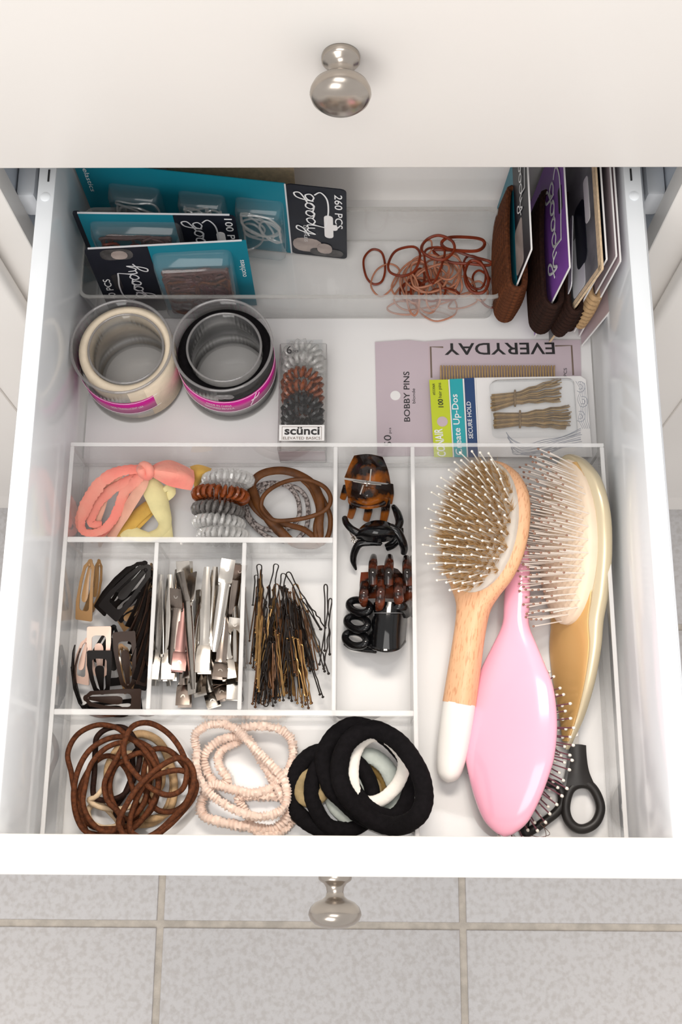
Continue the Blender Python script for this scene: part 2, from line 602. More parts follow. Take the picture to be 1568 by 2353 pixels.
def solo(name, g, mats, label, cat, group=None, kind=None, smooth=True, pick=None):
    V = np.array([tuple(v) for v in g[0]], float)
    c = (V.min(0) + V.max(0)) / 2
    c[2] = V[:, 2].min()
    o = bpy.data.objects.new(name, make_mesh(name, V - c, g[1], mats, smooth, pick))
    COL.objects.link(o)
    o.location = c
    WM[o.name] = Matrix.Translation(Vector(c))
    props(o, label, cat, group, kind)
    return o


def dup(root, matrix, label=None, group=None, mats=None):
    r = root.copy()
    COL.objects.link(r)
    r.matrix_world = matrix
    WM[r.name] = matrix.copy()
    if label:
        r['label'] = label
    if group:
        r['group'] = group
    for ch in list(root.children):
        c = ch.copy()
        COL.objects.link(c)
        c.parent = r
        for gch in list(ch.children):
            d = gch.copy()
            COL.objects.link(d)
            d.parent = c
    return r


def reuse(parent, src, matrix_local, name=None):
    """another copy of a part that shares src's mesh"""
    o = bpy.data.objects.new(name or src.name.split('.')[0], src.data)
    COL.objects.link(o)
    o.parent = parent
    o.matrix_local = matrix_local
    WM[o.name] = WM[parent.name] @ matrix_local
    return o


def lettering(parent, s, mats, p0, p1, p2, name='lettering', bold=0.0, th=.0002, surf=None):
    """words fitted to the box with bottom-left p0, bottom-right p1, top-left p2 (world points)"""
    c = bpy.data.curves.new('words', 'FONT')
    c.body = s
    c.offset = bold
    c.resolution_u = 3
    o = bpy.data.objects.new('words', c)
    COL.objects.link(o)
    dg = bpy.context.evaluated_depsgraph_get()
    dg.update()
    me = bpy.data.meshes.new_from_object(o.evaluated_get(dg))
    V = np.array([v.co[:] for v in me.vertices])
    F = [tuple(p.vertices) for p in me.polygons]
    bpy.data.objects.remove(o)
    bpy.data.curves.remove(c)
    bpy.data.meshes.remove(me)
    lo, hi = V.min(0), V.max(0)
    u = (V[:, 0] - lo[0]) / (hi[0] - lo[0])
    v = (V[:, 1] - lo[1]) / (hi[1] - lo[1])
    if surf is not None:
        W3 = [surf(a, b) for a, b in zip(u, v)]
    else:
        p0, p1, p2 = Vector(p0), Vector(p1), Vector(p2)
        n = (p1 - p0).cross(p2 - p0).normalized() * th
        W3 = [p0 + (p1 - p0) * a + (p2 - p0) * b + n for a, b in zip(u, v)]
    return part(name, (W3, F), mats, parent, smooth=False)


SCRIPT = [
    [(.95, .8), (.5, 1), (.1, .6), (.3, .05), (.8, .3), (1.0, .95), (.88, 0), (.6, -.95), (.1, -1.2), (0, -.6), (.6, -.1), (1.3, .25)],
    [(1.3, .25), (1.3, .7), (1.7, 1), (2.05, .6), (1.8, .05), (1.4, .1), (1.3, .5), (1.7, .95), (2.4, .8)],
    [(2.35, .3), (2.35, .7), (2.7, 1), (3.05, .6), (2.8, .05), (2.4, .1), (2.33, .5), (2.7, .95), (3.3, .8)],
    [(4.1, .8), (3.7, 1), (3.3, .6), (3.5, .05), (4, .3), (4.3, 1.2), (4.5, 2.2), (4.3, 1), (4.35, .1), (4.7, .15)],
    [(4.7, .95), (4.8, .2), (5.15, .1), (5.6, .95), (5.4, -.3), (5.0, -1.2), (4.55, -1.1), (4.9, -.4), (5.9, .2)],
    [(.15, 1.1), (-.25, 1.8), (.6, 2.5), (2.2, 2.6), (3.6, 2.35), (4.5, 2.2)],
]


def script_word(parent, mats, p0, p1, p2, wt=.0005, strokes=None):
    p0, p1, p2 = Vector(p0), Vector(p1), Vector(p2)
    U, Vv = (p1 - p0) / 6.2, (p2 - p0) / 3.9
    n = U.cross(Vv).normalized()
    gs = []
    for st in (strokes or SCRIPT):
        pts = [p0 + U * (x + .25) + Vv * (y + 1.25) + n * .0002 for x, y in st]
        gs.append(tube(pts, wt, False, 6, 5, flat=(1, .25), up=n))
    return part('script_lettering', join(*gs), mats, parent, smooth=False)


# ================================================================== SETTING
FZ = -.70                                            # the tiled floor, the drawer bottom is z = 0
xg0, xg1, yg = P(362, 2240, FZ).x, P(1067, 2240, FZ).x, P(715, 2126, FZ).y
TP = xg1 - xg0
floor = thing('floor', None, None, (0, 0, FZ), kind='structure')
part('grout', box(-1.4, 1.4, -1.2, 1.3, FZ - .03, FZ - .003), 'grout', floor, kind='structure')
gw = .0085
tile_src = None
bx = box(-TP / 2 + gw / 2, TP / 2 - gw / 2, -TP / 2 + gw / 2, TP / 2 - gw / 2, -.010, 0)
V_, F_ = bx
bm = bmesh.new()
bvs = [bm.verts.new(v) for v in V_]
for f_ in F_:
    bm.faces.new([bvs[i] for i in f_])
bmesh.ops.bevel(bm, geom=[e for e in bm.edges if all(v.co.z > -.001 for v in e.verts)], offset=.003, segments=2, affect='EDGES', profile=.6)
tile_g = from_bm(bm)
for i in range(-3, 4):
    for j in range(-3, 4):
        c = Vector((xg0 + TP * (i + .5), yg + TP * (j + .5), FZ))
        if tile_src is None:
            tile_src = part('tile', xf(tile_g, Matrix.Translation(c)), 'tile', floor)
            off = Vector(tile_src.location) - (c - Vector((0, 0, FZ)))
        else:
            reuse(floor, tile_src, Matrix.Translation(c - Vector((0, 0, FZ)) + off) @ Matrix.Rotation(pi / 2 * ((i * 3 + j) % 4), 4, 'Z'))

# ================================================================== CABINET
YF, YD = .445, .426                                  # face frame plane, drawer and door face plane
cabinet = thing('vanity_cabinet', 'cream painted vanity cabinet that holds the drawers, on the tiled floor', 'cabinet', (0, YF, FZ))
for s in (-1, 1):
    part('stile', box(*sorted((s * .2405, s * .275)), YF, YF + .02, FZ + .09, .50, .0008, 1), 'paint', cabinet)
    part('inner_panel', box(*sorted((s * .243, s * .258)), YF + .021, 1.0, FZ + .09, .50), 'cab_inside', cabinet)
    dr = part('side_door', box(*sorted((s * .2665, s * .62)), YD, YF - .001, FZ + .095, .49, .006, 3), 'paint', cabinet)
    part('door_panel', box(*sorted((s * .335, s * .56)), YD - .003, YD + .001, FZ + .16, .42, .0025, 2), 'paint', dr)
    # slide rail fixed inside the opening
    rail = part('slide_rail', box(*sorted((s * .2275, s * .2425)), YF + .018, .95, .060, .090, .004, 2), 'zinc', cabinet, label='bare zinc drawer slide rail')
    part('screw', box(*sorted((s * .2385, s * .2435)), YF + .052, YF + .060, .1, .112, .001, 1), 'dark_slot', cabinet)
part('rail', box(-.2405, .2405, YF, YF + .02, .160, .20, .001, 1), 'paint', cabinet)
part('lower_front', box(-.255, .255, YD, YF - .001, FZ + .095, -.06, .006, 3), 'paint', cabinet)
part('toe_kick', box(-.62, .62, YF + .07, YF + .085, FZ + .001, FZ + .09), 'paint', cabinet)
wall = solo('wall_back', box(-1.4, 1.4, 1.0135, 1.03, FZ - .002, 2.1), 'paint', None, None, kind='structure')
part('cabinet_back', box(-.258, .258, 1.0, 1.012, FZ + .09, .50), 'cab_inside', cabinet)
part('cabinet_top', box(-.62, .62, YF - .04, 1.012, .50, .532, .006, 3), 'paint', cabinet)

# knob profile: (radius, distance from the face)
KP = [(.0107, 0), (.0110, .0012), (.0108, .0036), (.0098, .0048), (.0075, .0062), (.0060, .0085), (.0054, .0115), (.0062, .0142), (.0082, .0158), (.0098, .0164),
      (.0128, .0178), (.0157, .0205), (.0170, .0235), (.0172, .0255), (.0160, .0285), (.0130, .0312), (.0085, .0330), (.0040, .0338), (.0003, .0340)]


def knob(parent, at):
    m = Matrix.Translation(at) @ Matrix.Rotation(pi / 2, 4, 'X')
    return part('knob', lathe(KP, m, 48), 'nickel', parent, smooth='all')


zb = PY(784, 388, YD).z
upper = thing('closed_drawer', 'closed cream upper drawer front with one round nickel knob', 'drawer', (0, YD, zb))
part('front_panel', box(-.262, .262, YD, YF - .0005, zb, .492, .0022, 3), 'paint', upper)
kc = PY(783, 205, YD - .022)
knob(upper, (kc.x, YD, kc.z))

# ================================================================== OPEN DRAWER
WT = .130
PT = .138
yfo = P(784, 2014, PT - .01).y                        # outer face of the front panel
yfi = P(784, 1920, PT).y
YB = .515
drawer = thing('open_drawer', 'white pulled-out vanity drawer full of hair accessories', 'drawer', (0, .25, -.006))
part('front_panel', box(-.262, .262, yfo, yfi - .009, -.075, PT - .012, .005, 4), 'drawer_edge', drawer)
part('top_rail', box(-.262, .262, yfo, yfi, PT - .030, PT, .005, 4), 'drawer_edge', drawer)
for s in (-1, 1):
    sp = part('side_panel', box(*sorted((s * .2005, s * .2130)), yfi - .0095, YB + .012, -.012, WT, .0015, 2), 'drawer_white', drawer)
    part('slide_member', box(*sorted((s * .2135, s * .2255)), .08, YB, .058, .092, .003, 2), 'zinc', drawer, label='zinc drawer slide')
    part('screw_cover', lathe([(.0035, 0), (.0035, .0008), (.002, .0014)], Matrix.Translation((s * .2068, .437, WT - .0005)), 16), 'drawer_white', drawer)
    part('screw_slot', box(*sorted((s * .2050, s * .2062)), .449, .4585, WT - .001, WT + .0006), 'dark_slot', drawer)
part('bottom_panel', box(-.1993, .1993, yfi - .0085, YB, -.006, 0), 'drawer_floor', drawer)
part('back_panel', box(-.2, .2, YB, YB + .012, -.006, .115, .001, 1), 'drawer_back', drawer)
kl = P(770, 2100, .055)
knob(drawer, (kl.x, yfo, .055))

# ================================================================== ACRYLIC ORGANISER
TH, TT = .050, .003


def edge_pick(p):
    return 1 if p.area < 2e-4 or abs(p.normal.z) > .9 else 0


def edge_pick_wall(long_axis):
    def f(p):
        return 1 if abs(p.normal.z) > .7 or abs(p.normal[long_axis]) > .9 else 0
    return f


tx0, tx1 = -.1968, .1932
ty1 = P(784, 1017, TH).y
ty0 = yfi - .0080
tray = thing('drawer_organizer', 'large clear acrylic organizer tray with many compartments in the front of the drawer', 'organizer', ((tx0 + tx1) / 2, (ty0 + ty1) / 2, 0))
part('base', box(tx0, tx1, ty0, ty1, .0003, TT), ['acrylic', 'acrylic_edge'], tray, pick=lambda p: 0 if abs(p.normal.z) > .9 else 1)


def wall_x(name, y, x0, x1, z1=TH, t=TT):
    return part(name, box(x0, x1, y - t / 2, y + t / 2, TT, z1, .0004, 1), ['acrylic', 'acrylic_edge'], tray, smooth=False, pick=edge_pick_wall(0))


def wall_y(name, x, y0, y1, z1=TH, t=TT):
    return part(name, box(x - t / 2, x + t / 2, y0, y1, TT, z1, .0004, 1), ['acrylic', 'acrylic_edge'], tray, smooth=False, pick=edge_pick_wall(1))


wall_x('outer_wall', ty1 - TT / 2, tx0, tx1)
wall_x('outer_wall', ty0 + TT / 2, tx0, tx1)
wall_y('outer_wall', tx0 + TT / 2, ty0 + TT, ty1 - TT)
wall_y('outer_wall', tx1 - TT / 2, ty0 + TT, ty1 - TT)
d1 = P(770, 1240, TH).x
d2 = P(951, 1240, TH).x
d3 = P(460, 1240, TH).y
d4 = P(460, 1637, TH).y
d5 = P(350, 1440, TH).x
d6 = P(556, 1440, TH).x
wall_y('divider', d1, d4 + TT / 2, ty1 - TT)
wall_y('divider', d2, ty0 + TT, ty1 - TT)
wall_x('divider', d3, tx0 + TT, d1 - TT / 2, t=.004)
wall_x('divider', d4, tx0 + TT, d2 - TT / 2, t=.004)
wall_y('divider', d5, d4 + .002, d3 - .002)
wall_y('divider', d6, d4 + .002, d3 - .002)

# ================================================================== REAR BIN
BH = .045
bl, br = P(180, 683, BH).x, P(1158, 683, BH).x
bf, bb = P(670, 683, BH).y, P(670, 477, BH).y
bcx, bcy, bw, bd = (bl + br) / 2, (bf + bb) / 2, br - bl, bb - bf
rbin = thing('clear_bin', 'long shallow clear plastic bin across the back of the drawer', 'bin', (bcx, bcy, 0))
ob, ib = rrect(bw, bd, .007, 4, bcx, bcy), rrect(bw - .004, bd - .004, .006, 4, bcx, bcy)
ob0, ib0 = rrect(bw - .008, bd - .008, .006, 4, bcx, bcy), rrect(bw - .012, bd - .012, .005, 4, bcx, bcy)


def ring_wall(o0, o1, i0, i1, z0, z1):
    n = len(o0)
    V = [(x, y, z0) for x, y in o0] + [(x, y, z1) for x, y in o1] + [(x, y, z0) for x, y in i0] + [(x, y, z1) for x, y in i1]
    F = []
    for i in range(n):
        j = (i + 1) % n
        F += [(i, j, n + j, n + i), (n + i, n + j, 3 * n + j, 3 * n + i), (2 * n + j, 2 * n + i, 3 * n + i, 3 * n + j), (j, i, 2 * n + i, 2 * n + j)]
    return V, F


part('side_wall', ring_wall(ob0, ob, ib0, ib, .0022, BH - .003), 'bin', rbin)
part('rim', ring_wall(ob, rrect(bw + .001, bd + .001, .0075, 4, bcx, bcy), ib, ib, BH - .0029, BH), 'bin_edge', rbin)
part('base', xf(prism(ob0, .0018), Matrix.Translation((0, 0, .0003))), ['bin', 'bin_edge'], rbin, pick=lambda p: 0 if abs(p.normal.z) > .9 else 1)


# ================================================================== UPRIGHT PACKS IN THE BIN
def card_frame(bl_, br_, up):
    """u along the bottom edge, v up, n out of the face (towards the viewer)"""
    bl_, br_ = Vector(bl_), Vector(br_)
    u = (br_ - bl_).normalized()
    v = Vector(up) - u * Vector(up).dot(u)
    v.normalize()
    n = u.cross(v)
    return bl_, u, v, n, (br_ - bl_).length


class Card:
    def __init__(self, bl_, br_, up, h, th=.0006):
        self.o, self.u, self.v, self.n, self.w = card_frame(bl_, br_, up)
        self.h, self.th = h, th

    def at(self, a, b, c=0.0):
        return self.o + self.u * a + self.v * b + self.n * c

    def plate(self, a0, a1, b0, b1, c0, c1, r=0.0):
        m = Matrix((( *self.u,), (*self.v,), (*self.n,))).transposed().to_4x4()
        m = Matrix.Translation(self.o) @ m
        if r:
            g = prism(rrect(a1 - a0, b1 - b0, r, 3, (a0 + a1) / 2, (b0 + b1) / 2), c1 - c0)
            return xf(g, m @ Matrix.Translation((0, 0, c0)))
        return xf(box(a0, a1, b0, b1, c0, c1), m)

    def blister(self, a0, a1, b0, b1, c0, d, r=.004):
        o1 = rrect(a1 - a0, b1 - b0, r, 3, (a0 + a1) / 2, (b0 + b1) / 2)
        o2 = rrect((a1 - a0) * .88, (b1 - b0) * .86, r * .9, 3, (a0 + a1) / 2, (b0 + b1) / 2)
        n = len(o1)
        V = [self.at(x, y, c0) for x, y in o1] + [self.at(x, y, c0 + d * .75) for x, y in [(a * .65 + c * .35, b * .65 + e * .35) for (a, b), (c, e) in zip(o1, o2)]] + [self.at(x, y, c0 + d) for x, y in o2]
        F = []
        for k in (0, 1):
            F += [(k * n + i, k * n + (i + 1) % n, (k + 1) * n + (i + 1) % n, (k + 1) * n + i) for i in range(n)]
        F.append(tuple(range(2 * n, 3 * n)))
        return V, F

    def text(self, parent, s, mats, a, b, du, dv, w, h, c=.0008, bold=0.0):
        """du, dv: reading and up directions in (u, v)"""
        p0 = self.at(a, b, c)
        U = (self.u * du[0] + self.v * du[1]) * w
        Vv = (self.u * dv[0] + self.v * dv[1]) * h
        return lettering(parent, s, mats, p0, p0 + U, p0 + Vv, bold=bold)

    def script(self, parent, mats, a, b, du, dv, w, h, c=.0008, wt=.0005):
        p0 = self.at(a, b, c)
        return script_word(parent, mats, p0, p0 + (self.u * du[0] + self.v * du[1]) * w, p0 + (self.u * dv[0] + self.v * dv[1]) * h, wt)


def loose_loops(card, parent, a0, a1, b0, b1, c, n, r, mats, seed, name='elastic'):
    rnd = random.Random(seed)
    for i in range(n):
        ca, cb = rnd.uniform(a0, a1), rnd.uniform(b0, b1)
        ra, rb = rnd.uniform(.3, .5) * (a1 - a0), rnd.uniform(.28, .5) * (b1 - b0)
        ph = rnd.uniform(0, pi)
        pts = []
        for k in range(9):
            t = 2 * pi * k / 9
            x, y = ra * cos(t), rb * sin(t)
            x, y = x * cos(ph) - y * sin(ph), x * sin(ph) + y * cos(ph)
            aa = min(max(ca + x, a0), a1)
            bb_ = min(max(cb + y, b0), b1)
            pts.append(card.at(aa, bb_, c + rnd.uniform(0, .004)))
        part(name, tube(pts, r, True, 6, 4), mats, parent)


# pack 1: the tall back one, 260 pieces
h1 = .098
q0 = P(798, 594, .004)
top_l = P(430, 396, .004 + h1)
top_r = P(802, 436, .004 + h1)
ud = (Vector((top_r.x, top_r.y, 0)) - Vector((top_l.x, top_l.y, 0))).normalized()
w1 = .205
pk1 = Card(q0 - ud * w1, q0, Vector((top_r.x - q0.x, top_r.y - q0.y, h1)), h1)
t1 = thing('elastics_pack', 'tall teal pack of clear elastics with a 260 count, rearmost in the clear bin', 'package', pk1.at(w1 / 2, 0), 'hair elastic packs in the clear bin')
lab = .0455
part('card', pk1.plate(0, w1 - lab, 0, h1, 0, .0006), 'teal', t1)
lb = part('label_panel', pk1.plate(w1 - lab + .0002, w1, 0, h1, 0, .0007, .004), 'card_black', t1, label='dark label end of the card')
part('fold_line', pk1.plate(w1 - lab - .0006, w1 - lab + .0006, 0, h1, .0007, .0010), 'card_silver', t1)
part('hang_hole', pk1.plate(w1 - .0175, w1 - .0105, .030, .062, .0008, .0011, .0033), 'card_white', t1, label='pale slot in the label')
part('hang_notch', pk1.plate(w1 - .0125, w1 - .007, .042, .050, .0011, .0013, .0026), 'card_white', t1)
part('photo_print', pk1.plate(w1 - lab + .002, w1 - .020, .006, .026, .0008, .0010, .008), 'skin_print', t1, label='grey print of a woman resting her head')
part('face_print', pk1.plate(w1 - .024, w1 - .012, .006, .021, .0011, .0013, .0055), 'skin_print', t1)
part('hair_print', pk1.plate(w1 - .030, w1 - .003, .002, .013, .0009, .00105, .005), 'hair_print', t1)
pk1.script(lb, 'white_ink', w1 - lab + .006, .092, (0, -1), (1, 0), .062, .026, .0010, .00062)
pk1.text(lb, '260 PCS', 'white_ink', w1 - .0090, .091, (0, -1), (1, 0), .046, .0060, bold=.008)
pk1.text(lb, 'OUCHLESS', 'white_ink', w1 - .034, .045, (0, -1), (1, 0), .024, .0026)
for k, (a0, a1) in enumerate(((.022, .062), (.076, .112), (.120, .157))):
    bp_ = part('blister', pk1.blister(a0, a1, .004, .074, .0007, .013), 'blister', t1)
    loose_loops(pk1, bp_, a0 + .004, a1 - .004, .010, .058, .004, 7, .0009, 'coil_clear', 11 + k)
pk1.text(t1, 'elastics', 'white_ink', .006, .090, (0, -1), (1, 0), .03, .004)

# a pale card sliver behind pack 1
bk = Card(P(395, 470, .05) + Vector((0, .012, -.05)), P(680, 480, .05) + Vector((0, .010, -.05)), (0, .03, 1), .112)
tb_ = thing('backing_card', 'plain beige card edge standing behind the tall teal pack', 'card', bk.at(bk.w / 2, 0))
part('card_face', bk.plate(0, bk.w, .003, bk.h, 0, .0008, .004), 'elastic_cream', tb_)

# pack 2: 100 pieces
h2 = .094
q2l, q2r = P(165, 488, .004 + h2), P(540, 493, .004 + h2)
base2 = -.004
pk2 = Card((q2l.x, q2l.y + base2, .004), (q2r.x, q2r.y + base2, .004), (0, -base2, h2), h2)
w2 = pk2.w
t2 = thing('elastics_pack', 'teal elastics pack with a 100 count, between the two other teal packs', 'package', pk2.at(w2 / 2, 0), 'hair elastic packs in the clear bin')
lab2 = .046
part('card', pk2.plate(.004, w2 - lab2, 0, h2, 0, .0006), 'teal', t2)
part('folded_corner', pk2.plate(0, .006, .02, h2, -.0016, -.0002, .002), 'card_black', t2)
lb = part('label_panel', pk2.plate(w2 - lab2 + .0002, w2, 0, h2, 0, .0007, .004), 'card_black', t2, label='black label end of the card')
part('card_edge', pk2.plate(.004, w2 - .004, h2 - .0002, h2 + .0006, -.0002, .0009), 'card_silver', t2)
part('hang_hole', pk2.plate(w2 - .0165, w2 - .0100, .052, .072, .0008, .0011, .003), 'card_white', t2)
pk2.script(lb, 'card_silver', w2 - lab2 + .005, .088, (0, -1), (1, 0), .058, .026, .0010, .0006)
pk2.text(lb, '100 PCS', 'white_ink', w2 - .0085, .090, (0, -1), (1, 0), .042, .0058, bold=.008)
bp_ = part('blister', pk2.blister(.010, w2 - lab2 + .004, .006, .084, .0007, .012, .005), 'blister', t2)
loose_loops(pk2, bp_, .016, w2 - lab2 - .006, .012, .068, .003, 14, .0012, 'elastic_maroon', 31)
loose_loops(pk2, bp_, .016, .05, .045, .068, .004, 3, .0011, 'band_brown', 32)

# pack 3: the front one, label on the left and upside down
h3 = .094
q3l, q3r = P(186, 580, .004 + h3), P(560, 546, .004 + h3)
pk3 = Card((q3l.x + .002, q3l.y - .001, .004), (q3r.x + .002, q3r.y - .006, .004), (-.004, .004, h3), h3)
w3 = pk3.w
t3 = thing('elastics_pack', 'teal pack of dark elastics at the front of the bin, black label to the left', 'package', pk3.at(w3 / 2, 0), 'hair elastic packs in the clear bin')
lab3 = .046
part('card', pk3.plate(lab3 + .0002, w3, 0, h3, 0, .0006), 'teal', t3)
lb = part('label_panel', pk3.plate(0, lab3, 0, h3, 0, .0007, .003), 'card_black', t3, label='black label end of the card')
part('photo_print', pk3.plate(.010, .034, h3 - .016, h3 - .002, .0008, .0010, .006), 'hair_print', t3)
part('face_print', pk3.plate(.018, .030, h3 - .015, h3 - .004, .0011, .0013, .005), 'skin_print', t3)
part('card_edge', pk3.plate(.003, w3 - .003, h3 - .0002, h3 + .0006, -.0002, .0009), 'card_silver', t3)
part('hang_hole', pk3.plate(.012, .018, .036, .058, .0008, .0011, .003), 'ink', t3)
pk3.script(lb, 'card_silver', .041, .020, (0, 1), (-1, 0), .052, .026, .0010, .0006)
pk3.text(lb, '40 PCS', 'white_ink', .010, .022, (0, 1), (-1, 0), .030, .0055, bold=.008)
bp_ = part('blister', pk3.blister(lab3 + .001, w3 - .012, .004, .084, .0007, .014, .006), 'blister', t3)
loose_loops(pk3, bp_, lab3 + .007, w3 - .018, .006, .062, .003, 34, .0015, 'elastic_maroon', 41)
loose_loops(pk3, bp_, lab3 + .007, w3 - .018, .010, .052, .006, 5, .0012, 'elastic_brown', 42)
pk3.text(t3, 'ouchless', 'white_ink', w3 - .004, .045, (0, 1), (-1, 0), .024, .0042)

# ================================================================== RUBBER BANDS IN THE BIN
rb_list = [
    ('band_brown', [(112, 470), (150, 425), (195, 440), (210, 510), (195, 570), (155, 582), (122, 545)], .0035, .0010, 'brown rubber band lying alone, leftmost on the bin floor'),
    ('band_brown', [(225, 490), (260, 430), (340, 412), (370, 450), (345, 520), (290, 545), (235, 530)], .016, .0011, 'brown rubber band sticking out of the left flank of the band heap'),
    ('band_brown', [(375, 425), (400, 380), (455, 360), (515, 385), (525, 430), (480, 470), (420, 462)], .024, .0012, 'brown rubber band arching up behind the middle of the heap'),
    ('band_brown', [(468, 395), (500, 370), (580, 368), (650, 378), (664, 405), (630, 430), (550, 430), (490, 420)], .021, .0014, 'flat oval brown rubber band on top of the back of the heap'),
    ('band_brown', [(575, 530), (600, 478), (650, 490), (682, 560), (665, 615), (620, 622), (585, 590)], .017, .0013, 'dark brown rubber band stacked by the right wall of the bin'),
    ('band_brown', [(568, 500), (590, 455), (640, 470), (670, 540), (650, 600), (600, 590)], .012, .0010, 'brown rubber band just under the dark one by the right bin wall'),
    ('band_brown', [(390, 440), (430, 415), (480, 425), (470, 490), (430, 580), (405, 540)], .019, .0010, 'narrow brown rubber band hanging down the front of the heap'),
    ('band_brown', [(430, 430), (520, 430), (600, 455), (690, 480), (680, 497), (600, 490), (500, 480)], .014, .0012, 'stretched brown rubber band running to the right wall'),
    ('band_brown', [(610, 560), (640, 520), (690, 560), (715, 640), (700, 690), (650, 660)], .006, .0010, 'brown rubber band squeezed into the right corner of the bin'),
    ('band_brown', [(290, 600), (330, 560), (370, 580), (350, 610), (300, 620)], .010, .0011, 'short brown rubber band low at the left of the heap'),
    ('band_pale', [(145, 590), (170, 520), (230, 490), (275, 520), (250, 590), (190, 640)], .003, .0008, 'pale rubber band lying flat left of the heap'),
    ('band_pale', [(240, 590), (300, 500), (370, 470), (400, 540), (340, 620), (270, 640)], .008, .0009, None),
    ('band_pale', [(300, 560), (340, 470), (430, 450), (500, 500), (480, 590), (380, 620)], .012, .0009, None),
    ('band_pale', [(380, 430), (390, 390), (420, 385), (420, 430), (395, 450)], .018, .0008, 'small pale loop standing up at the back of the heap'),
    ('band_pale', [(330, 500), (380, 480), (420, 530), (400, 600), (340, 590)], .015, .0009, None),
    ('band_pale', [(430, 520), (480, 480), (540, 500), (540, 570), (480, 600)], .012, .0009, None),
    ('band_pale', [(360, 530), (430, 500), (490, 540), (470, 600), (400, 620), (350, 590)], .014, .0009, None),
    ('band_pale', [(300, 520), (380, 490), (450, 560), (400, 640), (300, 620)], .006, .0009, None),
    ('band_pale', [(250, 650), (300, 580), (400, 560), (520, 590), (520, 650), (400, 690), (300, 700)], .005, .0009, None),
    ('band_pale', [(220, 690), (280, 660), (350, 680), (330, 720), (250, 715)], .003, .0008, None),
    ('band_pale', [(360, 690), (390, 640), (470, 620), (530, 660), (530, 720), (450, 752), (390, 730)], .003, .0007, 'thin pale band lying flat behind the front wall of the bin'),
    ('band_pale', [(500, 690), (540, 640), (610, 620), (630, 660), (570, 690)], .004, .0008, None),
    ('band_pale', [(520, 600), (540, 550), (600, 560), (620, 610), (560, 640)], .010, .0008, None),
    ('band_pale', [(590, 600), (640, 570), (680, 620), (650, 660)], .007, .0009, None),
    ('band_pale', [(440, 470), (520, 450), (560, 500), (510, 560), (450, 540)], .017, .0009, None),
]
rq = random.Random(17)
for q in range(12):
    bx_, by_, a_ = rq.uniform(320, 520), rq.uniform(500, 640), rq.uniform(0, pi)
    ra_, rb_ = rq.uniform(50, 95), rq.uniform(25, 55)
    rb_list.append(('band_pale' if q % 3 else 'band_brown', [(bx_ + ra_ * cos(t) * cos(a_) - rb_ * sin(t) * sin(a_), by_ + ra_ * cos(t) * sin(a_) + rb_ * sin(t) * cos(a_)) for t in np.linspace(0, 2 * pi, 9)[:-1]],
                    rq.uniform(.005, .016), .0009, None))
rnd = random.Random(3)
def band_label(mt, pts, z, r):
    x, y = sum(p[0] for p in pts) / len(pts), sum(p[1] for p in pts) / len(pts)
    return ('pale' if mt == 'band_pale' else 'brown') + ' thin rubber band ' + ('high' if z > .011 else 'low') + ' in the ' + ('left' if x < 370 else 'right' if x > 480 else 'middle') + (' back' if y < 560 else ' front') + ' of the tangled heap in the bin'


for mt, pts, z, r, lbl in rb_list:
    pp = cB.path([(x, y, max(.0033 + r, z + rnd.uniform(-.003, .003))) for x, y in pts])
    solo('rubber_band', tube(pp, r, True, 6, 6), mt, lbl or band_label(mt, pts, z, r), 'rubber band', 'rubber bands in the clear bin')


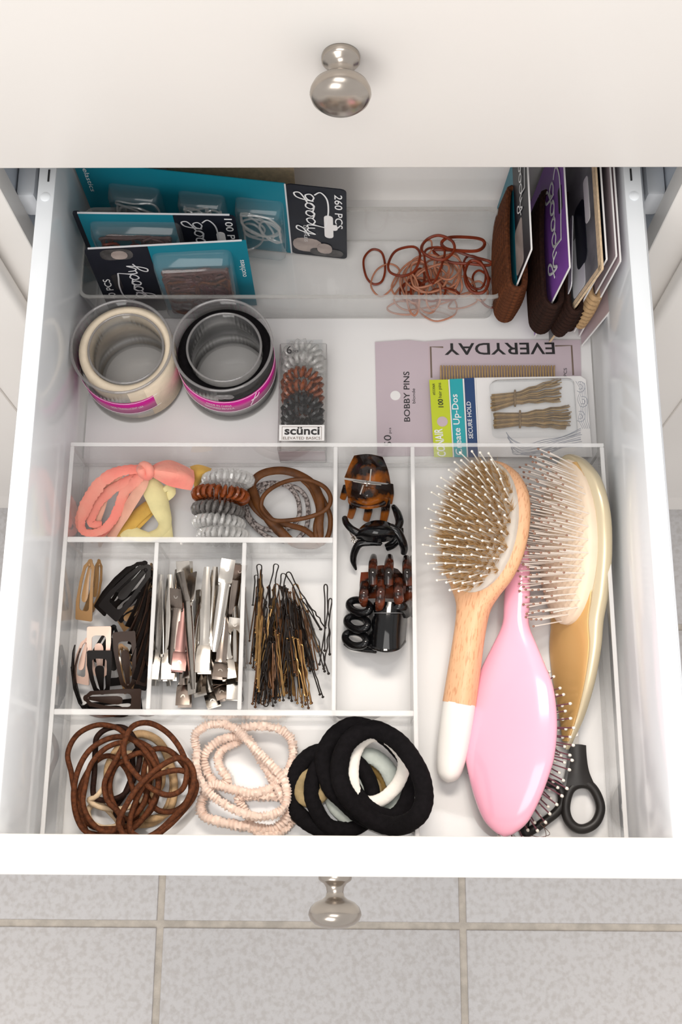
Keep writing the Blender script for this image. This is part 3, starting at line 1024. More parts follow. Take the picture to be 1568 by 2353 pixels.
# ================================================================== ROUND TUBS
def tub(pxc, wpx, h, label, inner_px, inner_w, band_mat, band_h, text, band_r=.003, flower=False):
    c = P(*pxc, h)
    a, b = P(pxc[0] - wpx / 2, pxc[1], h), P(pxc[0] + wpx / 2, pxc[1], h)
    R = (b - a).length / 2
    t = thing('round_tub', label, 'container', (c.x, c.y, 0), 'round clear tubs on the drawer floor')
    T0 = Matrix.Translation((c.x, c.y, 0))
    part('outer_wall', lathe([(R, .001), (R, h - .002), (R - .0009, h - .002), (R - .0009, .001)], T0, 64, True), 'tub', t, smooth='all')
    part('rim', tube([(c.x + R * cos(k * pi / 12), c.y + R * sin(k * pi / 12), h - .001) for k in range(24)], .0011, True, 8, 3), 'tub_rim', t)
    part('base', lathe([(R + .0005, .0003), (R + .0005, .0016), (.0004, .0016)], T0, 64), 'tub', t)
    ic = P(*inner_px, h - .004)
    ri = (P(inner_px[0] + inner_w / 2, inner_px[1], h - .004) - P(inner_px[0] - inner_w / 2, inner_px[1], h - .004)).length / 2
    I0 = Matrix.Translation((ic.x, ic.y, 0))
    part('inner_tube', lathe([(ri, .002), (ri, h - .005), (ri - .0009, h - .005), (ri - .0009, .002)], I0, 56, True), 'tub', t, smooth='all')
    part('inner_rim', tube([(ic.x + ri * cos(k * pi / 12), ic.y + ri * sin(k * pi / 12), h - .0045) for k in range(24)], .0009, True, 8, 3), 'tub_rim', t)
    rb = ri + .001 + band_r
    ex = (c - ic)
    prof = [(rb - band_r, band_h[0]), (rb + band_r, band_h[0] + .003), (rb + band_r, band_h[1] - .002), (rb, band_h[1]), (rb - band_r, band_h[1] - .001)]
    part('hair_band', lathe(prof, I0, 56, True), band_mat, t, smooth='all', label='wide stretchy hair band wound on the inner tube')
    z0, z1 = .0190, .0400
    lab_ = part('label_band', lathe([(R + .0003, z0), (R + .0003, z1), (R + .0001, z1), (R + .0001, z0)], T0, 72, True), 'label_magenta', t, smooth='all')
    for zz in (z0 + .0012, z1 - .0012):
        part('print_line', tube([(c.x + (R + .0004) * cos(k * pi / 16), c.y + (R + .0004) * sin(k * pi / 16), zz) for k in range(32)], .00018, True, 4, 2), 'white_ink', lab_)

    def surf(th0, th1, za, zb_):
        return lambda u, v: Vector((c.x + (R + .0006) * cos(th0 + (th1 - th0) * u), c.y + (R + .0006) * sin(th0 + (th1 - th0) * u), za + (zb_ - za) * v))
    for s, th0, th1, za, zb_ in text:
        lettering(lab_, s, 'white_ink', None, None, None, surf=surf(radians(th0), radians(th1), za, zb_))
    if flower:
        gs = [tube([c + Vector(((R + .0006) * cos(a_) - 0, (R + .0006) * sin(a_), zc - c.z)) for a_, zc in pts], .0003, False, 4, 3) for pts in
              ([(radians(-60), .0225), (radians(-54), .0310), (radians(-50), .0380)], [(radians(-58), .0300), (radians(-50), .0310), (radians(-46), .0350)])]
        part('figure_print', join(*gs), 'white_ink', lab_)
    return t, c, R


tub((278, 794), 230, .062, 'left clear round tub holding a cream hair band on a tube', (289, 800), 172, 'band_cream', (.004, .057),
    [('NON TRANSLUCENT USA', -108, -70, .0285, .0320)], .0034)
tubt, tc, tR = tub((511, 791), 228, .062, 'right clear round tub holding a black hair band on a tube', (515, 797), 170, 'black_cloth', (.004, .050),
                   [('MADE IN CHINA', -112, -82, .0310, .0342), ('DESIGNED IN U.S.A.', -115, -79, .0255, .0287)], .0036, True)
# moulded emblem on the right tub
em = [ball((tc.x + tR * cos(radians(a)) * 1.0, tc.y + tR * sin(radians(a)) * 1.0, z), .0042, 10, 6, (1.2, .35, .8)) for a, z in ((-92, .049), (-84, .049))]
part('moulded_emblem', join(*em), 'tub_rim', tubt)


# ================================================================== COIL TIES
def coil(center, R, rc, wire, turns, normal, xhint=(1, 0, 0), squash=1.0):
    n = Vector(normal).normalized()
    x = Vector(xhint)
    x = (x - n * x.dot(n)).normalized()
    y = n.cross(x)
    c = Vector(center)
    pts = []
    N = turns * 9
    for i in range(N):
        a = 2 * pi * i / N
        b = 2 * pi * i * turns / N
        rad = x * cos(a) + y * sin(a)
        pts.append(c + rad * (R + rc * cos(b)) + n * rc * sin(b))
    return tube(pts, wire, True, 5, 1, smooth=False)


def standing_coil(px, py, R, mt, label, z, lean, turn=0.0):
    c = cE(px, py, z)
    nrm = Vector((sin(turn), -cos(turn) * cos(lean), sin(lean)))
    return solo('coil_hair_tie', coil(c, R, .0040, .0015, 24, nrm), mt, label, 'hair tie', 'spiral hair ties in a row in the back compartment')


standing_coil(950, 232, .0150, 'coil_clear', 'clear spiral hair tie, rearmost of the row of coils', .0245, radians(-4), .02)
standing_coil(912, 312, .0168, 'coil_amber', 'amber brown spiral hair tie second in the row of coils', .0245, radians(-4), -.05)
standing_coil(897, 390, .0150, 'coil_smoke', 'smoky grey spiral hair tie in the middle of the row of coils', .0225, radians(-4), -.08)
standing_coil(902, 456, .0152, 'coil_clear', 'clear spiral hair tie in front of the smoky grey one', .0220, radians(-4), -.05)
standing_coil(925, 520, .0150, 'coil_clear', 'clear spiral hair tie frontmost in the row, against the divider', .0215, radians(-4), 0)

# spiral tie gift box
SB = .030
b0, b1, b2, b3 = P(641, 788, SB), P(752, 788, SB), P(749, 1014, SB), P(640, 1014, SB)
sx0, sx1, sy0, sy1 = (b0.x + b3.x) / 2, (b1.x + b2.x) / 2, ty1 + .0012, b0.y
sbox = thing('spiral_tie_box', 'narrow clear box of six spiral hair ties with a white printed label', 'package', ((sx0 + sx1) / 2, (sy0 + sy1) / 2, 0))
part('clear_case', box(sx0, sx1, sy0, sy1, .0004, SB, .0008, 1), ['case', 'tub_rim'], sbox, smooth=False, pick=lambda p: 1 if p.area < 1.2e-4 else 0)
ly0, ly1 = P(700, 1013, SB).y, P(700, 977, SB).y
ly0 = max(ly0, sy0 + .0005)
lb = part('label_panel', box(sx0 + .0012, sx1 - .0012, ly0, ly1, SB + .0001, SB + .0005), 'card_white', sbox)
bt = .0006
zt = SB + .0006
mx0, mx1, my0, my1 = sx0 + .0032, sx1 - .0032, ly0 + .0006, ly1 - .0014
part('label_border', join(box(mx0, mx1, my1 - bt / 2, my1, SB + .0005, zt), box(mx0, mx0 + bt / 2, my0, my1, SB + .0005, zt), box(mx1 - bt / 2, mx1, my0, my1, SB + .0005, zt)), 'bronze_ink', lb)
lh = ly1 - ly0
lettering(lb, 'scünci', 'ink', (sx0 + .0052, ly0 + lh * .36, SB + .0006), (sx1 - .0048, ly0 + lh * .36, SB + .0006), (sx0 + .0052, ly0 + lh * .86, SB + .0006), bold=.025)
lettering(lb, 'ELEVATED BASICS', 'bronze_ink', (sx0 + .0042, ly0 + lh * .06, SB + .0006), (sx1 - .0042, ly0 + lh * .06, SB + .0006), (sx0 + .0042, ly0 + lh * .24, SB + .0006))
lettering(sbox, '6', 'ink', P(659, 813, SB + .0002), P(671, 813, SB + .0002), P(659, 795, SB + .0002))
lettering(sbox, 'pcs', 'ink', P(673, 812, SB + .0002), P(686, 812, SB + .0002), P(673, 805, SB + .0002))
for mt, row, lx in (('coil_clear', 822, 0), ('coil_clear', 850, 1), ('coil_amber', 884, -1), ('coil_amber', 914, 0), ('coil_black', 944, 0), ('coil_black', 968, 0)):
    c = P(696 + lx, row, .0152)
    part('coil_tie', coil(c, .0122, .0036, .0015, 17, (0, -.80, .52)), mt, sbox)
part('hang_tab', box(sx0 + .004, sx1 - .004, sy1, sy1 + .012, .010, .0104), 'blister', sbox)
lg = box(sx0 + .0008, sx1 - .0008, sy0 + .0002, sy0 + .0006, .004, SB - .004)
part('front_print', lg, 'card_mauve', sbox)

# ================================================================== BOBBY PIN CARD (lilac)
Z1 = .0010
corner = [P(862, 786, Z1), P(1334, 781, Z1), P(1342, 1042, Z1), P(868, 1046, Z1)]
lil = thing('bobby_pin_card', 'lilac card of blonde bobby pins lying flat on the drawer floor', 'card', (corner[0] + corner[2]) / 2 - Vector((0, 0, Z1)))


def flat_poly(cs, z0, z1):
    n = len(cs)
    V = [(c.x, c.y, z0) for c in cs] + [(c.x, c.y, z1) for c in cs]
    F = [tuple(range(n)), tuple(range(n, 2 * n))[::-1]] + [(i, n + i, n + (i + 1) % n, (i + 1) % n) for i in range(n)]
    return V, F


def px_poly(pts, z0, z1):
    return flat_poly([P(x, y, z1) for x, y in pts], z0, z1)


part('card_sheet', px_poly([(862, 786), (890, 784), (940, 781), (975, 785), (1040, 780), (1334, 781), (1342, 1046), (868, 1048)], .0003, Z1), 'card_lilac', lil)
part('hang_hole', lathe([(.0040, 0), (.0040, .0003), (.0002, .0003)], Matrix.Translation(P(909, 909, Z1)), 20), 'card_white', lil)


def flat_text(parent, s, mats, bl_, br_, tl_, z, bold=0.0):
    p0, p1, p2 = P(*bl_, z), P(*br_, z), P(*tl_, z)
    return lettering(parent, s, mats, p0, p1, p2, bold=bold)


flat_text(lil, 'EVERYDAY', 'ink', (1274, 787), (1021, 789), (1276, 814), Z1, .012)
flat_text(lil, 'BOBBY PINS', 'ink', (943, 969), (941, 854), (929, 969), Z1, .008)
flat_text(lil, 'blonde', 'ink', (955, 927), (954, 893), (948, 927), Z1)
flat_text(lil, '50', 'ink', (901, 1026), (899, 1000), (884, 1026), Z1)
flat_text(lil, 'pcs', 'ink', (901, 996), (901, 983), (895, 996), Z1)
flat_text(lil, 'PCS', 'ink', (1303, 865), (1303, 846), (1296, 865), Z1)


def px_line(parent, pts, w, z, mats='bronze_ink'):
    return part('print_line', tube([P(x, y, z + .0001) for x, y in pts], w, False, 4, 1, smooth=False, flat=(1, .3), up=(0, 0, 1), cap=False), mats, parent, smooth=False)


px_line(lil, [(1019, 798), (990, 797), (992, 868)], .0007, Z1)
px_line(lil, [(1276, 795), (1314, 794), (1318, 862)], .0007, Z1)
part('cardboard_fold', px_poly([(984, 790), (987, 790), (989, 870), (986, 870)], Z1, Z1 + .0002), 'card_mauve', lil)
npin = 42
pin0 = None
pg = tube([(0, 0, 0), (0, .022, 0), (.0004, .0235, .0007), (0, .022, .0014), (0, .012, .0018), (0, 0, .0014)], .00062, False, 6, 3)
for i in range(npin):
    x = 1014 + (1274 - 1014) * i / (npin - 1)
    c = P(x, 906, Z1 + .0008)
    top = P(x - 1, 835 + 2.2 * sin(i * .9) + (2 if i % 5 == 0 else 0), Z1 + .0008)
    m = frame(c, top - c, (0, 0, 1))
    if pin0 is None:
        pin0 = part('bobby_pin', xf(pg, m), 'pin_blonde', lil)
        off = (Matrix.Translation(Vector(lil.location)).inverted() @ m).inverted() @ Matrix.Translation(pin0.location)
        base_m = off
        # re-express the shared mesh in pin space
        rel = Matrix.Translation(Vector(lil.location)).inverted() @ m
    else:
        rel2 = Matrix.Translation(Vector(lil.location)).inverted() @ m
        reuse(lil, pin0, rel2 @ rel.inverted() @ Matrix.Translation(pin0.location))

# ================================================================== HAIR PIN CARD (white, lime end)
Z2 = .0062
con = thing('hair_pin_card', 'white blister card of bronze hair pins with lime, teal and navy stripes', 'card', P(1175, 965, 0))
YE = ty1 + .0012
yE = 1032


def cpx(pts, z0, z1):
    g = px_poly(pts, z0, z1)
    return g


def lim(x0, y0, x1, y1):
    return [(x0, y0), (x1, y1)]


CB = 1050
part('card_sheet', cpx([(1094, 868), (1335, 864), (1347, 872), (1362, CB), (1103, CB)], Z2 - .0006, Z2), 'card_white', con)
part('lime_stripe', cpx([(987, 873), (1030, 872), (1041, CB), (998, CB)], Z2 - .0006, Z2), 'lime', con, label='lime green end stripe')
part('white_stripe', cpx([(1030.4, 872), (1033.5, 872), (1044, CB), (1041.4, CB)], Z2 - .0006, Z2), 'card_white', con)
part('teal_stripe', cpx([(1034, 871), (1063, 870), (1073, CB), (1044.5, CB)], Z2 - .0006, Z2), 'aqua', con, label='teal stripe')
part('white_stripe', cpx([(1063.4, 870), (1067, 870), (1076.5, CB), (1073.4, CB)], Z2 - .0006, Z2), 'card_white', con)
part('navy_stripe', cpx([(1067.5, 869), (1090, 868), (1099, CB), (1077, CB)], Z2 - .0006, Z2), 'navy', con, label='navy stripe')
part('white_stripe', cpx([(1090.4, 868), (1093.6, 868), (1102.6, CB), (1099.4, CB)], Z2 - .0006, Z2), 'card_white', con)
part('hang_hole', lathe([(.0042, 0), (.0042, .0003), (.0002, .0003)], Matrix.Translation(P(1017, 969, Z2)), 20), 'card_mauve', con)
flat_text(con, 'CONAIR', 'white_ink', (1026, 1049), (1017, 985), (1006, 1049), Z2 + .0001, .02)
flat_text(con, '100', 'ink', (1020, 936), (1018, 917), (1008, 936), Z2 + .0001, .015)
flat_text(con, 'hair pins', 'ink', (1018, 914), (1016, 880), (1008, 914), Z2 + .0001)
flat_text(con, '#55306R', 'ink', (1001, 908), (1000, 881), (995, 908), Z2 + .0001)
flat_text(con, 'Create Up-Dos', 'white_ink', (1068, 1046), (1056, 906), (1048, 1046), Z2 + .0001, .01)
flat_text(con, 'SECURE HOLD', 'white_ink', (1088, 1008), (1082, 923), (1078, 1008), Z2 + .0001, .01)
# swirling hair lines printed on the right and lower part
sw = []
rnd = random.Random(5)
for k in range(16):
    o_ = k * 3.4
    pts = [(1163 + k * 1.5, 992 + o_), (1176 + k * 1.2, 1008 + o_), (1208, 1020 + o_ * .9), (1252, 1011 + o_ * 1.0), (1292, 1003 + o_ * .7), (1334 + k * .5, 985 + o_ * 1.1)]
    pts = [(x + rnd.uniform(-2, 2), y + rnd.uniform(-1.5, 1.5)) for x, y in pts if y < CB - 3]
    if len(pts) > 3:
        sw.append(tube([P(x, y, Z2 + .0001) for x, y in pts], .00026, False, 4, 4, flat=(1, .3), up=(0, 0, 1), cap=False))
for k in range(5):
    pts = [(1324 + k * 5, 876 + k), (1334 + k * 3, 896), (1328 + k * 5, 918), (1336 + k * 3.6, 940), (1330 + k * 5, 962), (1340 + k * 4, 985)]
    sw.append(tube([P(x, y, Z2 + .0001) for x, y in pts], .00018, False, 4, 4, flat=(1, .3), up=(0, 0, 1), cap=False))
for k in range(3):
    cx_, cy_ = 1334 + (k % 2) * 6, 889 + k * 34
    for r_ in (5, 11):
        sw.append(tube([P(cx_ + r_ * cos(a_), cy_ + r_ * 1.1 * sin(a_), Z2 + .0001) for a_ in np.linspace(-1.9, 2.3, 9)], .00028, False, 4, 3, flat=(1, .3), up=(0, 0, 1), cap=False))
part('swirl_print', join(*sw), 'swirl', con, smooth=False)
# blister
bz = .0085
o1 = rrect(1, 1, .08, 3)


def quad_map(cs, z):
    def f(u, v):
        a = Vector((*cs[0], 0)).lerp(Vector((*cs[1], 0)), u)
        b = Vector((*cs[3], 0)).lerp(Vector((*cs[2], 0)), u)
        q = a.lerp(b, v)
        return P(q.x, q.y, z)
    return f


qm = quad_map([(1124, 879), (1318, 874), (1328, 1004), (1132, 1008)], Z2)
n_ = len(o1)
V = []
for k, (s_, z_) in enumerate(((1, 0), (.97, bz * .8), (.92, bz))):
    for x, y in o1:
        p = qm(.5 + x * s_, .5 + y * s_)
        V.append((p.x, p.y, Z2 + z_))
F = []
for k in (0, 1):
    F += [(k * n_ + i, k * n_ + (i + 1) % n_, (k + 1) * n_ + (i + 1) % n_, (k + 1) * n_ + i) for i in range(n_)]
F.append(tuple(range(2 * n_, 3 * n_)))
part('blister', (V, F), 'blister', con)


def pin_bundle(a, b, spread, n, seed):
    """hair pins lying from loop end a to tip end b (pixels), held by a wire tie"""
    rnd = random.Random(seed)
    par = part('hair_pin_bundle', tube([P(a[0] + (b[0] - a[0]) * .35, a[1] + (b[1] - a[1]) * .35 + s_ * spread[0] * 1.05, Z2 + .0022 + .0022 * c_) for s_, c_ in ((-1, 0), (-.7, 1), (0, 1.3), (.7, 1), (1, 0), (0, -.9))], .0008, True, 6, 3), 'hairpin', con)
    for i in range(n):
        f = (i + .5) / n * 2 - 1
        lay = (i % 3) * .0011
        j = rnd.uniform(-2, 2)
        pts = [P(a[0] + 10 + rnd.uniform(0, 4), a[1] + f * spread[0] + j - 1.4, Z2 + .0012 + lay), P(a[0] + rnd.uniform(0, 3), a[1] + f * spread[0] + j, Z2 + .0014 + lay),
               P(a[0] + 10, a[1] + f * spread[0] + j + 1.6, Z2 + .0012 + lay)]
        m_ = (a[0] + (b[0] - a[0]) * .35, a[1] + (b[1] - a[1]) * .35)
        legs = []
        for s_ in (-1, 1):
            e_ = (b[0] + rnd.uniform(-10, 4), b[1] + f * spread[1] + rnd.uniform(-3, 3) + s_ * 1.5)
            k3 = [(m_[0], m_[1] + f * spread[0] * .75 + s_)]
            for w_ in range(1, 6):
                q = w_ / 6
                k3.append((m_[0] + (e_[0] - m_[0]) * q, k3[0][1] + (e_[1] - k3[0][1]) * q + (1.3 if w_ % 2 else -1.3)))
            k3.append(e_)
            legs.append([P(x, y, Z2 + .0012 + lay) for x, y in k3])
        path = legs[0][::-1] + pts + legs[1]
        part('hair_pin', tube(path, .00045, False, 5, 2), 'hairpin' if i % 2 else 'hairpin_light', par)


pin_bundle((1128, 925), (1288, 897), (17, 27), 18, 1)
pin_bundle((1134, 966), (1310, 958), (18, 28), 18, 2)


# ================================================================== UPRIGHT CARDS AT THE RIGHT
def upright(name, label, top_px, bot_px, ztop, back_y, bands, edge='card_white', th=.0008, dx_back=0.0, zbot=.0015):
    """a card standing on the drawer floor; its front vertical edge runs from bot_px (at zbot) to top_px (at ztop); bands: (v0, v1, material)"""
    tp, bp = P(*top_px, ztop), P(*bot_px, zbot)
    up = tp - bp
    h = up.length
    c = Card(bp, bp + Vector((dx_back, max(.03, back_y - bp.y), 0)), up, h, th)
    # the face must look towards the middle of the drawer
    t = thing(name, label, 'card', c.at(c.w / 2, 0), 'hanging cards standing at the right')
    out = []
    for v0, v1, mt in bands:
        out.append(part('card_panel', c.plate(0, c.w, v0 * h, v1 * h - .0001, -th / 2, th / 2), mt, t))
    part('card_edge', join(c.plate(0, c.w, h, h + .0006, -th / 2 - .0002, th / 2 + .0002), c.plate(-.0006, 0, bands[0][0] * h, h, -th / 2 - .0002, th / 2 + .0002)), edge, t, label='pale cut edge of the card')
    return t, c, h, out


def wrapped(t, c, h, v0, v1, n, mt, bulge=.010, front=.006, r=.0024, upto=.75):
    for i in range(n):
        v = v0 + (v1 - v0) * i / max(1, n - 1)
        k = sin(pi * (.18 + .70 * i / max(1, n - 1)))
        b = bulge * (.55 + .45 * k)
        jit = .0005 * sin(i * 2.3)
        L = c.w * upto
        pts = [c.at(-front * (.6 + .4 * k), v * h, 0), c.at(-front * .3, v * h, b * .75), c.at(.008, v * h + jit, b), c.at(L * .6, v * h, b), c.at(L, v * h, b * .6),
               c.at(L + .004, v * h, 0), c.at(L, v * h, -b * .6), c.at(L * .6, v * h, -b), c.at(.008, v * h - jit, -b), c.at(-front * .3, v * h, -b * .75)]
        part('elastic', tube(pts, r, True, 8, 3), mt, t)


# the face towards -x is the one we see; u runs back (+y), v up, so n = u x v points to +x: the seen face is -n
tA, A_, hA, oA = upright('hair_tie_card', 'teal and grey card of brown hair ties, nearest to the clear bin', (1222, 574), (1152, 742), .118, .505, [(.03, .58, 'teal'), (.58, 1.0, 'card_black')])
wrapped(tA, A_, hA, .13, .56, 12, 'elastic_brown', .0085, .006, .0024)
tB, B_, hB, oB = upright('hair_tie_card', 'purple card of dark brown hair ties with white script', (1309, 600), (1228, 776), .116, .505, [(.02, .40, 'card_purple'), (.40, 1.0, 'card_purple')])
wrapped(tB, B_, hB, .20, .56, 10, 'elastic_dark', .0092, .007, .0024)
tC, C_, hC, oC = upright('hair_tie_card', 'black and grey photo card with a cream border, right of the purple card', (1384, 604), (1262, 788), .122, .505, [(.02, .40, 'card_grey'), (.40, 1.0, 'card_grey')], 'elastic_cream', .0012)
wrapped(tC, C_, hC, .21, .52, 9, 'elastic_dark', .0066, .006, .0022)
tD, D_, hD, oD = upright('hair_tie_card', 'black card with a magenta lower half behind the cream bordered card', (1394, 588), (1296, 770), .123, .505, [(.02, .62, 'card_magenta'), (.62, 1.0, 'card_black')], 'card_white')
wrapped(tD, D_, hD, .14, .40, 6, 'elastic_dark', .0042, .004, .0020)
tE, E_, hE, oE = upright('hair_tie_card', 'mauve card with a slot, standing close to the right drawer wall', (1418, 606), (1318, 765), .124, .505, [(.02, 1.0, 'card_mauve')], 'card_white')
wrapped(tE, E_, hE, .18, .55, 9, 'elastic_tan', .0055, .006, .0024)
tE2, E2_, hE2, oE2 = upright('hair_tie_card', 'outermost mauve card, against the right drawer wall', (1427, 610), (1330, 775), .124, .505, [(.02, 1.0, 'card_mauve')], 'card_white')
tF, F__, hF, oF = upright('hair_tie_card', 'short mauve card leaning low against the right drawer wall', (1427, 655), (1336, 795), .085, .47, [(.02, 1.0, 'card_mauve')], 'card_white')


def seen_text(c, parent, s, mats, u, v, du, dv, w, h, bold=0.0):
    p0 = c.at(u, v, -c.th / 2 - .0004)
    return lettering(parent, s, mats, p0, p0 + (c.u * du[0] + c.v * du[1]) * w, p0 + (c.u * dv[0] + c.v * dv[1]) * h, bold=bold)


def seen_script(c, parent, mats, u, v, du, dv, w, h, wt):
    p0 = c.at(u, v, -c.th / 2 - .0005)
    return script_word(parent, mats, p0, p0 + (c.u * du[0] + c.v * du[1]) * w, p0 + (c.u * dv[0] + c.v * dv[1]) * h, wt)


def seen_plate(c, parent, name, u0, u1, v0, v1, mt, r=.002, d=.0003, label=None):
    return part(name, c.plate(u0, u1, v0, v1, -c.th / 2 - d, -c.th / 2 - .0001, r), mt, parent, label=label)


# script reads towards the viewer (down the picture), letters standing towards the top edge
seen_script(A_, tA, 'white_ink', A_.w * .95, hA * .70, (-1, 0), (0, 1), A_.w * .55, hA * .26, .0006)
seen_plate(A_, tA, 'photo_print', .004, A_.w * .40, hA * .58, hA * .80, 'skin_print', .004)
seen_script(B_, tB, 'white_ink', B_.w * .80, hB * .52, (-1, 0), (0, 1), B_.w * .70, hB * .40, .0011)
seen_plate(B_, tB, 'hang_slot', B_.w * .45, B_.w * .62, hB * .84, hB * .93, 'ink', .002)
seen_plate(C_, tC, 'photo_print', .005, C_.w * .42, hC * .52, hC * .74, 'card_silver', .004)
seen_plate(C_, tC, 'dark_print', C_.w * .18, C_.w * .60, hC * .62, hC * .80, 'card_black', .006, d=.0005)
seen_plate(C_, tC, 'hang_slot', C_.w * .40, C_.w * .70, hC * .80, hC * .88, 'card_white', .003)
seen_plate(C_, tC, 'border_print', .0006, .004, hC * .50, hC * .99, 'elastic_cream', .001)
seen_plate(C_, tC, 'border_print', .0006, C_.w - .001, hC * .955, hC * .995, 'elastic_cream', .001)
seen_text(D_, tD, 'goody', 'white_ink', D_.w * .92, hD * .84, (-1, 0), (0, 1), .022, .006)
seen_plate(E_, tE, 'hang_slot', E_.w * .25, E_.w * .45, hE * .78, hE * .85, 'card_white', .002)
seen_plate(F__, tF, 'hang_slot', F__.w * .3, F__.w * .5, hF * .5, hF * .6, 'card_white', .002)
sc_ = Card(P(1295, 700, .05) + Vector((0, 0, -.045)), P(1295, 700, .05) + Vector((.004, .06, -.045)), (.012, 0, 1), .10)
ts = thing('hair_tie_card', 'slim grey card tucked between the purple card and the photo card', 'card', sc_.at(.03, 0), 'hanging cards standing at the right')
part('card_panel', sc_.plate(0, sc_.w, .003, .075, -.0004, .0004, .004), 'card_silver', ts)
tip = Card(P(1264, 790, .004), P(1264, 760, .004), (.002, 0, 1), .03)


# ================================================================== CLOTH TIES IN THE BACK COMPARTMENT
def strip(pts, w, th, up=(0, 0, 1), closed=False, k=6):
    """a soft folded fabric band: flat oval section, width w (number or list)"""
    if hasattr(w, '__len__'):
        ww = w
    else:
        ww = [w] * 2
    return tube(pts, [x / 2 for x in ww], closed, 10, k, flat=(1, th / max(ww) * 2), up=up)


cor = thing('knotted_hair_tie', 'coral fabric hair tie with a knot and a wide bow tail', 'hair tie', cE(430, 330, .003))
part('loop', tube(cE.path([(520, 175, .034), (420, 180, .036), (330, 215, .034), (260, 290, .030), (215, 370, .026), (190, 450, .022), (215, 500, .018), (290, 495, .016), (345, 450, .018), (385, 380, .020), (420, 290, .024), (470, 240, .030), (510, 205, .034)]),
                  [.0028, .0038, .0042, .0044, .0042, .0036, .0028, .0028, .0032, .0034, .0038, .0038, .0028], False, 10, 7, flat=(1.1, .24), up=(.5, .2, 1), ruffle=(.16, .35)), 'coral', cor)
part('inner_strand', tube(cE.path([(515, 190, .032), (430, 235, .028), (340, 290, .024), (270, 370, .020), (245, 450, .016), (300, 460, .014)]), [.0022, .0032, .0036, .0034, .0030, .0022], False, 10, 7, flat=(1.1, .24), up=(.4, 0, 1), ruffle=(.16, .35)), 'coral', cor)
part('lower_strand', tube(cE.path([(225, 500, .012), (280, 510, .010), (330, 480, .011), (380, 400, .012)]), .0030, False, 10, 7, flat=(1, .5), up=(0, 0, 1)), 'coral', cor)
part('knot', tube(cE.path([(500, 172, .034), (516, 155, .040), (542, 168, .043), (548, 196, .041), (535, 212, .037), (512, 198, .040), (503, 182, .042)]), .0033, True, 10, 5), 'coral', cor)
part('tail', sheet([cE.path([(545, 175, .038), (550, 185, .040), (548, 200, .037)]), cE.path([(590, 145, .036), (600, 185, .043), (585, 225, .036)]), cE.path([(650, 132, .034), (670, 195, .042), (640, 255, .033)]),
                    cE.path([(720, 158, .032), (735, 210, .037), (700, 272, .031)]), cE.path([(772, 185, .030), (775, 235, .032), (760, 283, .029)])], .0014, 6, 6), 'coral', cor, label='wide bow tail')
pea = thing('knotted_hair_tie', 'peach fabric hair tie hanging down from behind the coral knot', 'hair tie', cE(430, 420, .003))
part('strand', tube(cE.path([(530, 210, .032), (510, 260, .030), (470, 320, .026), (420, 400, .018), (375, 470, .012), (345, 530, .007)]), [.0026, .0040, .0050, .0052, .0048, .0040], False, 10, 7, flat=(1, .28), up=(0, .3, 1)), 'peach', pea)
part('second_strand', tube(cE.path([(400, 200, .028), (330, 280, .022), (290, 380, .016), (270, 470, .010), (320, 520, .008)]), [.0024, .0036, .004, .0036, .003], False, 10, 6, flat=(1, .3), up=(0, 0, 1)), 'peach', pea)
lem = thing('knotted_hair_tie', 'pale lemon yellow fabric hair tie under the coral one', 'hair tie', cE(580, 400, .003))
part('strand', tube(cE.path([(545, 230, .026), (570, 290, .022), (600, 370, .016), (625, 450, .010), (600, 500, .007), (540, 525, .006)]), [.005, .0085, .0075, .0050, .0045, .004], False, 10, 7, flat=(1, .3), up=(.1, .2, 1)), 'lemon', lem)
part('second_strand', tube(cE.path([(630, 260, .022), (650, 290, .018), (615, 340, .013), (630, 440, .009), (635, 530, .006)]), [.003, .005, .004, .004, .005], False, 10, 6, flat=(1, .35), up=(0, 0, 1)), 'lemon', lem)
part('tail', tube(cE.path([(400, 520, .006), (440, 500, .007), (490, 515, .007), (560, 528, .006)]), [.005, .006, .005, .003], False, 10, 6, flat=(1, .35), up=(0, 0, 1)), 'lemon', lem)
mus = thing('knotted_hair_tie', 'mustard fabric hair tie peeking out beneath the lemon one', 'hair tie', cE(480, 430, .003))
part('strand', tube(cE.path([(600, 330, .012), (540, 370, .012), (480, 420, .010), (420, 480, .007), (350, 515, .006)]), [.003, .0052, .0055, .0055, .004], False, 10, 7, flat=(1, .35), up=(0, 0, 1)), 'mustard', mus)
part('second_strand', tube(cE.path([(590, 350, .009), (530, 410, .008), (470, 470, .006), (430, 500, .005)]), [.003, .004, .004, .003], False, 8, 6, flat=(1, .4), up=(0, 0, 1)), 'mustard', mus)
bei = thing('knotted_hair_tie', 'ochre fabric hair tie end sticking out right of the coral bow', 'hair tie', cE(800, 230, .003))
part('tail', sheet([cE.path([(755, 165, .020), (770, 205, .024), (780, 290, .014)]), cE.path([(800, 155, .022), (805, 200, .026), (800, 250, .018)]), cE.path([(865, 175, .020), (860, 185, .022), (850, 195, .018)])], .0014), 'mustard', bei)

